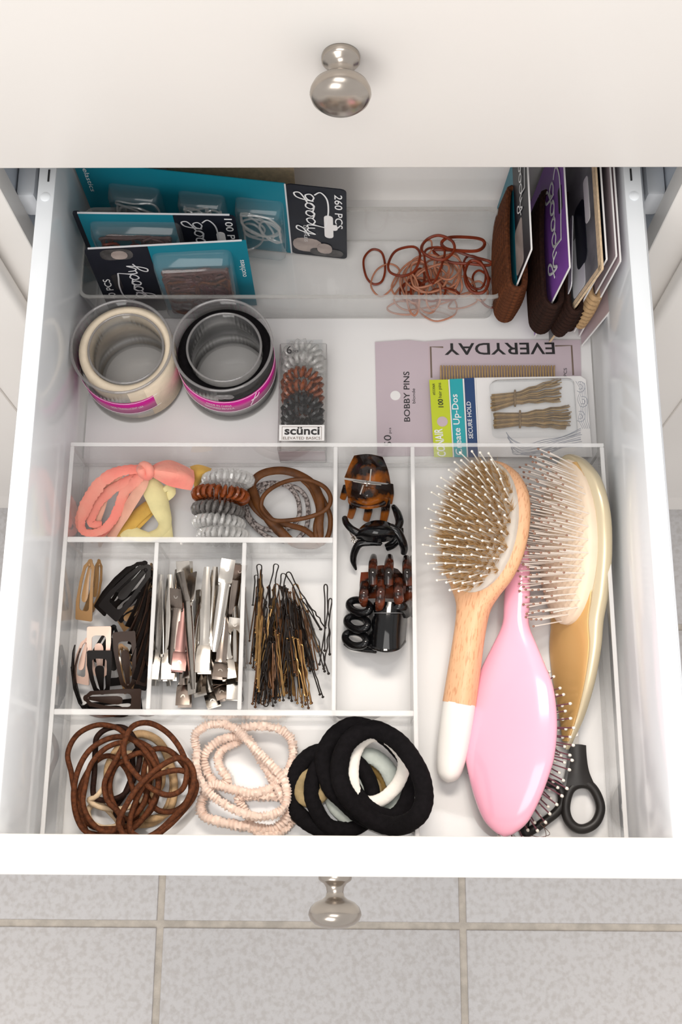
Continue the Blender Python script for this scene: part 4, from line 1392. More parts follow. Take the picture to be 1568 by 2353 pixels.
# ================================================================== LEATHER AND SNAKE-PRINT TIES
lt = [
    ('leather', [(1125, 380), (1130, 320), (1180, 270), (1260, 235), (1350, 228), (1440, 262), (1478, 320), (1460, 378), (1380, 418), (1270, 438), (1180, 435)], .020, (.0017, .0017), 'brown leather hair tie making the oval on top at the right end'),
    ('leather', [(1075, 270), (1095, 220), (1150, 190), (1230, 182), (1310, 202), (1390, 255), (1425, 340), (1420, 450), (1410, 545), (1300, 560), (1200, 470), (1120, 380)], .012, (.0032, .0014), 'wide flat brown leather hair tie under the oval one'),
    ('leather', [(1062, 300), (1070, 350), (1110, 400), (1170, 440), (1270, 465), (1350, 490), (1420, 560), (1330, 570), (1230, 520), (1140, 420), (1080, 270)], .008, (.0022, .0015), 'brown leather hair tie lowest at the front of the leather group'),
    ('leather', [(1330, 225), (1400, 270), (1450, 350), (1478, 430), (1465, 520), (1420, 560), (1400, 480), (1415, 380), (1380, 280)], .010, (.0019, .0015), 'narrow brown leather hair tie along the divider at the right'),
]
for mt, pts, z, (a_, b_), lbl in lt:
    pp = cE.path([(x, y, z + .002 * sin(i * 1.3)) for i, (x, y) in enumerate(pts)])
    solo('leather_hair_tie', tube(pp, a_, True, 10, 6, flat=(1, b_ / a_), up=(0, 0, 1)), mt, lbl, 'hair tie', 'leather hair ties in the back compartment')
for pts, z, lbl in (([(1100, 265), (1180, 245), (1260, 265), (1310, 330), (1315, 420), (1270, 475), (1190, 490), (1110, 470), (1055, 410), (1050, 330)], .0055, 'grey snake-print hair tie, inner of the two under the leather ties'),
                    ([(1110, 290), (1200, 255), (1300, 270), (1355, 330), (1362, 430), (1340, 500), (1270, 550), (1150, 520), (1060, 440), (1040, 370)], .0052, 'grey snake-print hair tie, outer of the two under the leather ties')):
    solo('leather_hair_tie', tube(cE.path(pts, z), .0016, True, 8, 6, flat=(1.1, .8), up=(0, 0, 1)), 'snake', lbl, 'hair tie', 'snake-print hair ties in the back compartment')

# ================================================================== SNAP CLIPS (first small compartment)
def snap_outline(L, w, inset=0.0, hole=False):
    """rounded plate end at y = 0, tapering to a rounded tip at y = L"""
    o = []
    y0, y1 = (.0075, L - .0035) if hole else (0, L)
    w0, w1 = (w / 2 - .0034, .0008) if hole else (w / 2, .0024)
    r0 = .0014 if not hole else .0028
    k = 6
    side = [(w0 * 1.0, y0 + r0), (w0 * 1.0, y0 + (y1 - y0) * .30), (w0 * .82, y0 + (y1 - y0) * .62), (w0 * .5 + w1 * .5, y0 + (y1 - y0) * .88)]
    arc0 = [(w0 - r0 + r0 * sin(a), y0 + r0 - r0 * cos(a)) for a in np.linspace(0, pi / 2, 4)]
    arc1 = [(w1 * cos(a), y1 - w1 + w1 * sin(a)) for a in np.linspace(0, pi / 2, 4)]
    right = arc0 + side[1:] + arc1
    left = [(-x, y) for x, y in right[::-1]]
    return right + left[1:-1] if not hole else right + left[1:-1]


def bow(g, L, amt):
    return [(x, y, z + amt * sin(pi * min(max(y / L, 0), 1))) for x, y, z in g[0]], g[1]


SL, SW = .047, .0165
snap_o, snap_h = snap_outline(SL, SW), snap_outline(SL, SW, hole=True)
snap_frame = bow(prism(snap_o, .0010, snap_h), SL, .0035)
snap_tongue = join(bow(sheet([[(-.0020, .0150, .0016), (0, .0142, .0019), (.0020, .0150, .0016)], [(-.0030, .0190, .0008), (0, .0190, .0011), (.0030, .0190, .0008)],
                              [(-.0022, .030, 0), (0, .030, .0003), (.0022, .030, 0)], [(-.0010, .0435, -.0004), (0, .0435, -.0003), (.0010, .0435, -.0004)]], .0009, 3, 3), SL, .0030))
snap_protos = {}


def snap(mt, plate, tip, normal, label, group='snap clips in the first small compartment', w=1.0):
    a, b = cF(*plate), cF(*tip)
    m = frame(a, b - a, normal) @ Matrix.Diagonal((w, (b - a).length / SL, 1, 1))
    # the root carries place and turn only: the size is in the parts' own scale
    rot = frame(a, b - a, normal)
    t = thing('snap_clip', label, 'hair clip', matrix=rot, group=group)
    sc = Matrix.Diagonal((w, (b - a).length / SL, 1, 1))
    if mt not in snap_protos:
        f0 = part('frame', snap_frame, mt, t, local=True)
        g0 = part('tongue', snap_tongue, mt, t, local=True)
        r0_ = part('rivet', ball((0, SL - .0045, .0022), .0014, 8, 5, (1, 1, .6)), mt, t, local=True)
        snap_protos[mt] = [(o.data, Vector(o.location), o.name.split('.')[0]) for o in (f0, g0, r0_)]
        for o in (f0, g0, r0_):
            l = o.location
            o.location = (l.x * w, l.y * sc[1][1], l.z)
            o.scale = (w, sc[1][1], 1)
    else:
        for me, l, nm in snap_protos[mt]:
            o = bpy.data.objects.new(nm, me)
            COL.objects.link(o)
            o.parent = t
            o.location = (l.x * w, l.y * sc[1][1], l.z)
            o.scale = (w, sc[1][1], 1)
    return t


UP = (0, 0, 1)
snap('clip_tan', (318, 668, .011), (372, 185, .024), (-.15, -.35, 1), 'tan snap clip alone at the back left of the first small compartment', w=.78)
snap('clip_tan', (345, 600, .006), (432, 185, .018), (.8, -.1, .6), 'second tan snap clip, half hidden behind the first tan one', w=.6)
snap('clip_black', (500, 618, .031), (838, 235, .037), (-.1, -.25, 1), 'black snap clip lying slanted on top of the snap clip pile', w=1.1)
snap('clip_black', (490, 560, .022), (812, 205, .030), (-.5, -.3, .8), 'black snap clip under the slanted topmost one, tip reaching furthest back', w=.9)
snap('clip_black', (440, 600, .014), (722, 235, .022), (-.6, -.3, .7), 'black snap clip with its curved leg pointing back to the left of the slanted ones', w=.8)
snap('clip_pink', (438, 712, .030), (452, 1130, .018), (0, -.1, 1), 'pale pink snap clip with its plate end up in the middle of the pile', w=1.05)
snap('clip_black', (440, 900, .034), (462, 1245, .018), (0, -.15, 1), 'black snap clip lying over the pale pink one', w=1.08)
snap('clip_brown', (630, 752, .030), (668, 1215, .016), (.1, -.1, 1), 'dark brown snap clip with an open loop right of the pale pink one', w=.98)
snap('clip_pink', (300, 1165, .012), (352, 800, .020), (-.35, -.1, 1), 'pale pink snap clip low at the left of the pile', w=.8)
snap('clip_brown', (765, 1290, .019), (312, 1272, .021), (0, -.35, 1), 'brown snap clip lying crosswise at the front of the pile', w=1.0)
snap('clip_black', (775, 1335, .008), (300, 1345, .006), (0, -.6, .8), 'black snap clip lowest at the front, crosswise against the divider', w=.85)
snap('clip_black', (245, 880, .030), (310, 1350, .005), (-1, 0, .15), 'black snap clip standing on edge at the far left of the pile', w=.8)
snap('clip_brown', (290, 900, .024), (285, 1290, .006), (-1, .1, .2), 'dark brown snap clip on edge next to the far left one', w=.7)
ORD = ('first', 'second', 'third', 'fourth', 'fifth', 'sixth', 'seventh', 'eighth', 'ninth', 'tenth', 'eleventh', 'twelfth', 'thirteenth', 'fourteenth', 'fifteenth', 'sixteenth')
rnd = random.Random(12)
for i in range(16):
    f = i / 15
    tipx, tipy = 845 - 6 * (i % 3), 215 + 620 * f
    pl = (690 + 70 * f - 12 * (i % 2), 690 + 520 * f, .010 + .012 * ((i * 7) % 4) / 3)
    tp = (min(tipx, 842), tipy - 120 * f, .030 - .012 * f)
    snap(('clip_glint', 'clip_black', 'clip_brown', 'clip_black')[i % 4], pl, tp, (.85, .25, .35 + .2 * (i % 2)), ('bronze', 'black', 'dark brown', 'black')[i % 4] + ' snap clip on edge, ' + ORD[i] + ' from the back in the fan along the divider', 'snap clips on edge along the divider', w=.75)
for i, (pl, tp) in enumerate((((560, 640, .014), (800, 420, .016)), ((600, 700, .010), (790, 560, .020)), ((420, 1000, .006), (560, 700, .012)), ((560, 1180, .006), (520, 800, .010)), ((700, 1230, .006), (600, 850, .010)))):
    snap('clip_tan' if i in (1, 4) else 'clip_black', pl, tp, (.3, .1, 1), ('black snap clip buried under the slanted ones of the pile', 'tan snap clip buried right of the slanted black ones', 'black snap clip buried under the upright pale pink one', 'black snap clip buried behind the crosswise brown one', 'tan snap clip seen through the loop of the dark brown one')[i], 'buried snap clips', w=.8)

# ================================================================== METAL CLIPS (second small compartment)
AL = .046


def jaw(sgn):
    def row(y, z, w, c):
        return [(-w, y, sgn * (z - c)), (0, y, sgn * z), (w, y, sgn * (z - c))]
    rows = [row(0, .0058, .0050, .0002), row(.006, .0042, .0050, .0003), row(.0110, .0022, .0048, .0006), (row(.0125, .0017, .0036, .0008)), row(.022, .0018, .0037, .0010), row(.036, .0014, .0031, .0008), row(.0455, .0006, .0019, .0003)]
    return sheet(rows, .0006, 3, 3)


al_up, al_dn = jaw(1), jaw(-1)
al_sp = join(tube([(-.0042, .0128, 0), (.0042, .0128, 0)], .0008, False, 8, 1, smooth=False), coil((0, .0128, 0), .0011, .0004, .0003, 6, (1, 0, 0), (0, 1, 0)))
al_hole = lathe([(.0009, 0), (.0016, 0), (.0016, .0004), (.0009, .0004)], Matrix.Translation((0, .0045, .0045)) @ Matrix.Rotation(radians(-14), 4, 'X'), 14, True)
al_cache = {}


def alligator(a, b, normal, mt, label, group='metal clips in the second small compartment', open_=0.0):
    a, b = cG(*a), cG(*b)
    rot = frame(a, b - a, normal)
    s = (b - a).length / AL
    t = thing('metal_clip', label, 'hair clip', matrix=rot, group=group)
    if mt not in al_cache:
        ps = [part('upper_jaw', al_up, mt, t, local=True), part('lower_jaw', al_dn, mt, t, local=True), part('spring', al_sp, 'steel', t, local=True), part('lever_eyelet', al_hole, 'steel', t, local=True)]
        al_cache[mt] = [(o.data, Vector(o.location), o.name.split('.')[0]) for o in ps]
        for o in ps:
            o.location = (o.location.x, o.location.y * s, o.location.z)
            o.scale = (1, s, 1)
    else:
        for me, l, nm in al_cache[mt]:
            o = bpy.data.objects.new(nm, me)
            COL.objects.link(o)
            o.parent = t
            o.location = (l.x, l.y * s, l.z)
            o.scale = (1, s, 1)
    return t


SC2 = ' in the second small compartment'
alligator((165, 1135, .012), (172, 300, .016), (.05, -.1, 1), 'steel', 'long silver clip lying straight along the left side' + SC2)
alligator((280, 1340, .014), (300, 700, .012), (0, -.2, 1), 'steel_dark', 'dark mirror-like clip whose lever lies frontmost' + SC2)
alligator((235, 1065, .024), (300, 480, .026), (.2, -.2, 1), 'steel_red', 'rosy tinted silver clip with its lever beside the long left one')
alligator((432, 1080, .028), (462, 240, .032), (0, -.15, 1), 'steel', 'silver clip upright in the middle' + SC2)
alligator((470, 900, .020), (528, 240, .026), (.1, 0, 1), 'steel', 'silver clip just right of the middle one, its tip furthest back')
alligator((560, 1120, .026), (605, 640, .024), (.15, -.2, 1), 'steel_dark', 'dark clip with a broad lever at the right front' + SC2)
alligator((630, 190, .036), (520, 920, .026), (.2, .2, 1), 'steel', 'grey flat clip with an eyelet at its back end, slanting over the pile')
alligator((300, 290, .036), (355, 1215, .030), (-.7, .1, .7), 'steel', 'thin silver clip on edge running diagonally across the pile')
alligator((665, 1290, .012), (705, 390, .016), (.2, -.1, 1), 'steel', 'long silver clip along the right side' + SC2)
alligator((595, 1290, .012), (430, 780, .012), (.2, -.2, 1), 'steel_dark', 'dark clip lying aslant at the front right' + SC2)
alligator((705, 225, .030), (645, 720, .016), (.5, .1, .8), 'steel_dark', 'dark clip with its lever in the back right corner' + SC2)
alligator((390, 1250, .020), (310, 620, .014), (-.2, -.3, 1), 'steel', 'silver clip with a shiny round pivot at the front middle' + SC2)
alligator((105, 1180, .010), (100, 350, .018), (-.9, 0, .4), 'steel', 'silver clip standing on edge against the left divider' + SC2)
alligator((520, 1345, .006), (400, 900, .008), (.1, -.1, 1), 'steel', 'silver clip lowest at the front' + SC2)
alligator((455, 1190, .012), (395, 420, .014), (-.5, 0, .8), 'steel', 'silver clip on edge beneath the middle clips' + SC2)
alligator((285, 205, .024), (330, 880, .012), (-.1, .2, 1), 'steel', 'pale silver clip with its lever at the back' + SC2)
alligator((250, 420, .030), (180, 1010, .018), (-.3, .1, 1), 'steel_dark', 'dark clip with a forked lever at the back left' + SC2)
alligator((600, 800, .010), (620, 330, .012), (.6, 0, .7), 'steel', 'silver clip deep in the pile at the right' + SC2)

alligator((640, 1130, .020), (560, 520, .022), (.1, 0, 1), 'steel', 'silver clip crossing leftwards in the right half of the metal clips')
alligator((690, 1150, .016), (690, 540, .020), (.7, 0, .6), 'steel', 'silver clip on edge against the right divider of the metal clips')
alligator((340, 1130, .020), (420, 520, .020), (-.3, 0, 1), 'steel', 'silver clip leaning right in the left half of the metal clips')
alligator((215, 900, .012), (230, 260, .014), (-.6, 0, .7), 'steel', 'silver clip on edge behind the forked dark one')
alligator((550, 1180, .010), (480, 560, .010), (.3, 0, .9), 'steel_dark', 'dark clip low in the middle front of the metal clips')
alligator((680, 640, .020), (600, 1180, .008), (.3, .1, .9), 'steel', 'silver clip pointing to the front right among the metal clips')

# ================================================================== BOBBY PINS (third small compartment)
def pin_geo(L, wav, gap):
    pts = [(gap, 0, 0)]
    for i in range(1, 9):
        f = i / 9
        pts.append((gap * (1 - f * .6) + (wav if 2 <= i <= 6 and i % 2 else 0) * 1.0, L * f * .93, 0))
    pts += [(gap * .55, L * .965, 0), (0, L, 0), (-gap * .55, L * .965, 0)]
    for f in (.8, .6, .4, .2, 0.06):
        pts.append((-gap * (1 - f * .6) * .6, L * f, 0))
    return join(tube(pts, .00052, False, 6, 3), ball((gap, -.0002, 0), .0011, 8, 5), ball((-gap * .6, L * .05, 0), .0011, 8, 5))


PL = .050
pin_meshes = {}
for mt in ('pin_black', 'pin_bronze', 'pin_gold'):
    for k, (wv, gp) in enumerate(((.0010, .0015), (.0009, .0023), (.0008, .0032))):
        g = pin_geo(PL, wv, gp)
        me = make_mesh('bobby_pin', np.array(g[0]), g[1], [mt], True, None)
        pin_meshes[mt, k] = me


def pin(mt, k, tip, loop, label, roll=0.0, group='bobby pins in the third small compartment'):
    a, b = cG(*tip), cG(*loop)
    o = bpy.data.objects.new('bobby_pin', pin_meshes[mt, k])
    COL.objects.link(o)
    m = frame(a, b - a, (sin(roll), 0, cos(roll)))
    o.matrix_world = m @ Matrix.Diagonal((1, (b - a).length / PL, 1, 1))
    WM[o.name] = o.matrix_world.copy()
    props(o, label, 'bobby pin', group)
    return o


pin('pin_black', 1, (1355, 1040, .026), (1432, 495, .034), 'black bobby pin leaning across another at the right of its compartment', .3)
pin('pin_black', 1, (1400, 930, .024), (1393, 385, .032), 'black bobby pin standing upright alone at the right of its compartment', .2)
pin('pin_black', 2, (1325, 750, .018), (1095, 290, .026), 'long dark hairpin slanting right from the top of the heap', .1)
pin('pin_black', 1, (1370, 740, .014), (1215, 495, .020), 'dark hairpin below the long slanting one', .1)
pin('pin_black', 2, (930, 560, .026), (1008, 226, .032), 'dark pin with its loop sticking up behind the heap')
pin('pin_black', 2, (880, 640, .026), (872, 228, .034), 'dark pin with its loop at the back left of the heap')
pin('pin_black', 1, (836, 560, .024), (850, 312, .026), 'short black pin at the left edge of the heap')
pin('pin_black', 2, (1000, 640, .026), (1065, 300, .030), 'dark pin whose loop rises beside the long slanting hairpin')
rnd = random.Random(21)
for i in range(14):                                    # the gold stack at the left, loops to the back
    y = 330 + i * 36
    pin('pin_gold' if i % 3 else 'pin_bronze', 0, (850 + rnd.uniform(-8, 14), y + 420, .010 + .012 * rnd.random()), (876 + rnd.uniform(-8, 22), y - 60, .022 + .008 * rnd.random()), ('golden' if i % 3 else 'bronze') + ' bobby pin on edge in the row along the left of the pin heap', 1.2)
def heap_label(mt, x, low, front):
    side = 'left' if x < 1000 else 'right' if x > 1160 else 'middle'
    return {'pin_black': 'black', 'pin_bronze': 'bronze', 'pin_gold': 'golden'}[mt] + ' bobby pin ' + ('low' if low else 'high') + ' in the ' + side + ' of the pin heap, loop towards the ' + ('front' if front else 'back')


for i in range(104):
    x = rnd.triangular(850, 1290, 1100) if i % 2 else rnd.uniform(850, 1270)
    y = rnd.uniform(380, 850) + max(0, (x - 1150)) * .5
    sl = (x - 1010) / 260 * .21 + rnd.gauss(0, .11)
    L = rnd.uniform(430, 520)
    x2, y2 = x + L * sin(sl), y + L * cos(sl)
    x2 = min(max(x2, 810), 1405)
    y2 = min(y2, 1350)
    mt = rnd.choices(('pin_black', 'pin_bronze', 'pin_gold'), (6, 6, 2))[0]
    za = rnd.uniform(.005, .024)
    if rnd.random() < .30:
        pin(mt, rnd.choice((0, 0, 1, 2)), (x, y, za), (x2, y2, max(.005, za - rnd.uniform(0, .012))), heap_label(mt, x, za < .014, True), rnd.uniform(-1.2, 1.2))
    else:
        pin(mt, rnd.choice((0, 0, 1, 2)), (x2, y2, max(.005, za - rnd.uniform(0, .012))), (x, y, za), heap_label(mt, x, za < .014, False), rnd.uniform(-1.2, 1.2))
for i in range(9):
    x = rnd.uniform(830, 960)
    pin('pin_black' if i % 2 else 'pin_bronze', 2, (x + rnd.uniform(20, 110), 880 + rnd.uniform(0, 60), .012), (x - 10, 1290 + rnd.uniform(-80, 50), .005), ('black' if i % 2 else 'bronze') + ' pin whose open loop sticks out at the front left of the pin heap', rnd.uniform(-.5, .5))

# ================================================================== CLAW CLIPS
cl = thing('claw_clip', 'closed tortoiseshell claw clip at the back of the claw clip compartment', 'hair clip', cH(370, 430, .003), 'claw clips in the narrow compartment')
part('upper_grip', sheet([cH.path([(262, 168, .030), (370, 160, .034), (478, 180, .030)]), cH.path([(222, 255, .031), (370, 250, .044), (518, 280, .031)]), cH.path([(188, 338, .026), (370, 362, .042), (538, 385, .026)])], .0022), 'tortoise', cl)
part('lower_grip', sheet([cH.path([(188, 355, .024), (370, 385, .038), (545, 395, .024)]), cH.path([(205, 450, .024), (365, 480, .037), (530, 480, .024)]), cH.path([(225, 535, .016), (345, 572, .024), (505, 560, .017)])], .0022), 'tortoise', cl)
part('grip_edge', tube(cH.path([(222, 508, .024), (240, 545, .025), (345, 572, .027), (450, 560, .026), (500, 535, .025)]), .0016, False, 8, 6), 'tortoise', cl)
part('spring', join(tube(cH.path([(250, 366, .041), (360, 384, .044), (470, 396, .041)]), .0006, False, 8, 3), coil(cH(360, 384, .044), .0016, .0004, .00035, 8, (1, -.1, 0), (0, 1, 0)),
                    tube(cH.path([(392, 270, .0470), (382, 370, .0455)]), .0005, False, 6, 1, smooth=False), tube(cH.path([(330, 395, .0425), (305, 470, .0395)]), .0005, False, 6, 1, smooth=False)), 'steel', cl, label='steel spring and pin')
for pts, r in (([(252, 500, .020), (245, 580, .014), (225, 652, .006)], .0030), ([(375, 530, .020), (370, 600, .014), (352, 675, .006)], .0032), ([(510, 500, .020), (505, 600, .013), (488, 685, .006)], .0033),
               ([(195, 410, .020), (180, 460, .014), (165, 505, .010)], .0028), ([(540, 395, .018), (545, 470, .012), (535, 540, .007)], .0028)):
    part('tooth', tube(cH.path(pts), [r, r, r * .85], False, 10, 6, flat=(1, .7), up=(0, 0, 1)), 'tortoise', cl)

cl = thing('claw_clip', 'black claw clip with long curved arms lying spread between two tortoiseshell ones', 'hair clip', cH(440, 790, .003), 'claw clips in the narrow compartment')
part('body', sheet([cH.path([(268, 790, .022), (350, 712, .026), (450, 686, .028), (550, 715, .026), (625, 800, .022)]), cH.path([(272, 800, .026), (350, 760, .034), (450, 755, .037), (545, 765, .034), (615, 800, .026)]),
                    cH.path([(280, 815, .022), (350, 830, .027), (440, 845, .029), (530, 835, .027), (605, 805, .023)])], .0022), 'gloss_black', cl)
for pts, rr in (([(290, 780, .026), (235, 745, .026), (195, 700, .022), (182, 660, .017)], [.003, .0027, .0025, .0022]),
                ([(470, 862, .024), (380, 856, .024), (300, 865, .022), (260, 930, .016), (250, 1000, .011), (272, 1070, .006)], [.0018, .0024, .0030, .0028, .0024, .0008]),
                ([(540, 730, .030), (600, 770, .029), (640, 850, .024), (655, 900, .018), (650, 940, .014)], [.003, .0034, .0034, .003, .0022]),
                ([(600, 745, .026), (618, 690, .024), (600, 620, .019), (570, 566, .014)], [.0028, .0032, .003, .0018]),
                ([(520, 905, .010), (570, 875, .014), (620, 810, .018), (628, 740, .018)], [.0018, .0024, .0024, .002]),
                ([(510, 880, .012), (560, 855, .016), (600, 815, .018)], [.0016, .0024, .0022])):
    part('arm', tube(cH.path(pts), rr, False, 10, 7), 'gloss_black', cl)
part('spring', join(coil(cH(263, 830, .020), .0022, .0006, .0005, 7, (0, .2, 1)), tube(cH.path([(200, 720, .012), (235, 790, .016), (263, 830, .019)]), .0007, False, 6, 4)), 'steel', cl, label='steel spring')

cl = thing('claw_clip', 'small dark tortoiseshell claw clip with its teeth interlocked, on the black one', 'hair clip', cH(505, 1190, .003), 'claw clips in the narrow compartment')
part('back_half', sheet([cH.path([(315, 1098, .022), (410, 1095, .026), (510, 1098, .026), (640, 1108, .022)]), cH.path([(308, 1190, .026), (410, 1180, .032), (520, 1182, .032), (690, 1205, .026)]), cH.path([(305, 1298, .020), (410, 1290, .022), (520, 1290, .022), (660, 1300, .020)])], .0022), 'tortoise_red', cl)
part('front_half', sheet([cH.path([(430, 1050, .012), (500, 1045, .014), (600, 1075, .012)]), cH.path([(430, 1110, .020), (520, 1110, .022), (650, 1130, .018)])], .0022), 'tortoise_red', cl)
part('side_bar', tube(cH.path([(700, 1120, .024), (702, 1200, .026), (690, 1270, .022), (660, 1295, .018)]), .0036, False, 10, 5), 'tortoise_red', cl)
for pts, r in (([(408, 1190, .036), (405, 1080, .037), (408, 1010, .030), (412, 960, .018)], .0032), ([(530, 1190, .038), (532, 1080, .039), (536, 1010, .031), (540, 962, .018)], .0034), ([(685, 1190, .034), (678, 1090, .037), (676, 1020, .030), (672, 970, .018)], .0034),
               ([(345, 1180, .030), (335, 1250, .036), (332, 1310, .034), (338, 1350, .026)], .0034), ([(475, 1170, .034), (468, 1250, .039), (462, 1340, .036), (452, 1395, .028)], .0034), ([(605, 1150, .034), (608, 1240, .039), (612, 1310, .036), (618, 1350, .028)], .0036)):
    part('tooth', tube(cH.path(pts), [r, r, r, r * .7], False, 10, 6, flat=(1, .75), up=(0, 0, 1)), 'tortoise_red', cl)

cl = thing('claw_clip', 'large glossy black claw clip with looped teeth, frontmost in the narrow compartment', 'hair clip', cH(480, 1520, .003), 'claw clips in the narrow compartment')
part('shell', sheet([cH.path([(398, 1338, .014), (450, 1328, .028), (540, 1330, .032), (620, 1340, .028), (668, 1370, .012)]), cH.path([(388, 1440, .014), (445, 1435, .029), (530, 1435, .033), (615, 1440, .029), (668, 1445, .012)]),
                     cH.path([(372, 1560, .014), (435, 1560, .029), (520, 1560, .033), (605, 1562, .029), (660, 1560, .012)]), cH.path([(355, 1655, .014), (430, 1690, .028), (515, 1705, .031), (600, 1690, .028), (655, 1640, .012)])], .0024), 'gloss_black', cl)
part('shell_rim', tube(cH.path([(345, 1640, .016), (400, 1685, .026), (500, 1712, .031), (600, 1695, .027), (655, 1640, .014)]), .0016, False, 8, 6), 'gloss_black', cl)
part('hinge', tube(cH.path([(590, 1372, .030), (630, 1362, .031), (660, 1385, .024), (668, 1420, .018)]), .0040, False, 10, 5), 'gloss_black', cl)
part('seam_line', tube(cH.path([(412, 1415, .0275), (450, 1414, .0325), (540, 1414, .0345), (620, 1414, .0325), (664, 1414, .017)]), .0003, False, 5, 6), 'card_grey', cl)
for cx_, cy_, rx_, ry_, z_ in ((300, 1362, 82, 50, .018), (282, 1492, 82, 52, .017), (270, 1620, 84, 56, .016)):
    pts = [(cx_ + rx_ * cos(t), cy_ + ry_ * sin(t) + 12 * cos(t), z_ + .007 * cos(t) + .003 * sin(t)) for t in np.linspace(0, 2 * pi, 12, endpoint=False)]
    part('tooth_loop', tube(cH.path(pts), .0029, True, 10, 5), 'gloss_black', cl)
part('tooth_base', tube(cH.path([(190, 1650, .012), (230, 1680, .010), (320, 1700, .010), (430, 1712, .014)]), .0024, False, 10, 5), 'gloss_black', cl)


# ================================================================== BRUSHES
def pin_field(par, cy, hx, hy, z0, dome, spacing, length, wire, tip_r, mt, tip_mt, splay, seed, jitter=.12, tilt=(0, 0), keep=None, name='pin'):
    """ball-tipped pins over an oval cushion, each pin a part with its own tip"""
    rnd = random.Random(seed)
    shaft = tube([(0, 0, -.002), (0, 0, length)], wire, False, 6, 1, smooth=False)
    tipg = ball((0, 0, length), tip_r, 8, 6, (1, 1, 1.25))
    V, F = join(shaft, tipg)
    me = make_mesh(name, np.array(V), F, [mt, tip_mt], True, None)
    nf = len(shaft[1])
    for p in me.polygons:
        if p.index >= nf:
            p.material_index = 1
    iy, n = 0, 0
    y = -hy + spacing * .5
    while y < hy:
        x = -hx + (spacing / 2 if iy % 2 else spacing * .1)
        while x < hx:
            u, v = x / hx, y / hy
            q = u * u + v * v
            if q < .93 and (keep is None or keep(u, v)):
                o = bpy.data.objects.new(name, me)
                COL.objects.link(o)
                o.parent = par
                nrm = Vector((u * splay + tilt[0] + rnd.gauss(0, jitter * .4), v * splay + tilt[1] + rnd.gauss(0, jitter * .4), 1)).normalized()
                o.matrix_local = frame((x, cy + y, z0 + dome * (1 - q)), nrm.orthogonal(), nrm)
                n += 1
            x += spacing
        y += spacing * .866
        iy += 1
    return n


def dome_geo(cy, hx, hy, z0, dome, lip=.0015):
    V, F = [], []
    n, m = 40, 7
    for i in range(m):
        f = i / (m - 1)
        r_ = cos(f * pi / 2)
        for j in range(n):
            a = 2 * pi * j / n
            V.append((hx * r_ * cos(a), cy + hy * r_ * sin(a), z0 + lip + dome * sin(f * pi / 2)))
    b = len(V)
    for j in range(n):
        a = 2 * pi * j / n
        V.append((hx * 1.01 * cos(a), cy + hy * 1.01 * sin(a), z0 - .002))
    for i in range(m - 1):
        for j in range(n):
            j2 = (j + 1) % n
            F.append((i * n + j, i * n + j2, (i + 1) * n + j2, (i + 1) * n + j))
    for j in range(n):
        j2 = (j + 1) % n
        F.append((b + j, b + j2, j2, j))
    return V, F


# wooden brush with boar bristle
E_, T_ = P(1029, 1798, .0145), P(1138, 1060, .042)
rw = radians(35)
wood = thing('wooden_hair_brush', 'beech wood hair brush with boar bristles and a white handle end', 'hair brush', matrix=frame(E_, T_ - E_, (-sin(rw), 0, cos(rw))))
Lw = (T_ - E_).length
k = Lw / .2455
cap_st = [(0, .001, .001, 0), (.003, .0060, .0060, 0), (.010, .0092, .0085, 0), (.03, .0112, .0100, 0), (.0585, .0116, .0104, 0)]
body_st = [(.0580, .0115, .0103, 0), (.085, .0110, .0102, 0), (.112, .0107, .0100, 0), (.130, .0125, .0092, 0), (.142, .0185, .0086, 0), (.156, .0275, .0085, 0), (.175, .0335, .0085, 0), (.198, .0350, .0085, 0), (.220, .0310, .0085, 0),
           (.235, .0215, .0080, 0), (.243, .0105, .0065, 0), (.2455, .002, .002, 0)]
part('handle_cap', loft([(y * k, a, b, c) for y, a, b, c in cap_st], 30, 2.3), 'cap_white', wood, local=True, label='white painted handle end')
part('body', loft([(y * k, a, b, c) for y, a, b, c in body_st], 34, 2.6), 'beech', wood, local=True)
cyw, hxw, hyw = .192 * k, .0295, .0485
part('cushion', dome_geo(cyw, hxw, hyw, .0075, .0050), 'cushion_grey', wood, local=True)
rnd = random.Random(8)
hairs = []
sp = .0050
iy = 0
y = -hyw
while y < hyw:
    x = -hxw + (sp / 2 if iy % 2 else 0)
    while x < hxw:
        u, v = x / hxw, y / hyw
        if u * u + v * v < .90:
            zz = .009 + .005 * (1 - u * u - v * v)
            for h_ in range(20):
                d = Vector((u * .30 + rnd.gauss(0, .24), v * .30 + rnd.gauss(0, .24), 1)).normalized()
                a_ = Vector((x + rnd.gauss(0, .0004), cyw + y + rnd.gauss(0, .0004), zz))
                l_ = rnd.uniform(.0105, .0145)
                s1 = d.orthogonal().normalized() * .00032
                s2 = d.cross(s1)
                hairs.append(([a_ + s1, a_ - s1 * .5 + s2 * .87, a_ - s1 * .5 - s2 * .87, a_ + d * l_], [(0, 1, 3), (1, 2, 3), (2, 0, 3)]))
        x += sp
    y += sp * .866
    iy += 1
part('boar_bristles', join(*hairs), 'boar', wood, local=True, kind='stuff', smooth=False, label='tan tufts of boar bristle')
print('wood pins', pin_field(wood, cyw, hxw, hyw, .010, .005, .0064, .0190, .00046, .00095, 'nylon', 'nylon', .34, 4, name='nylon_pin'))

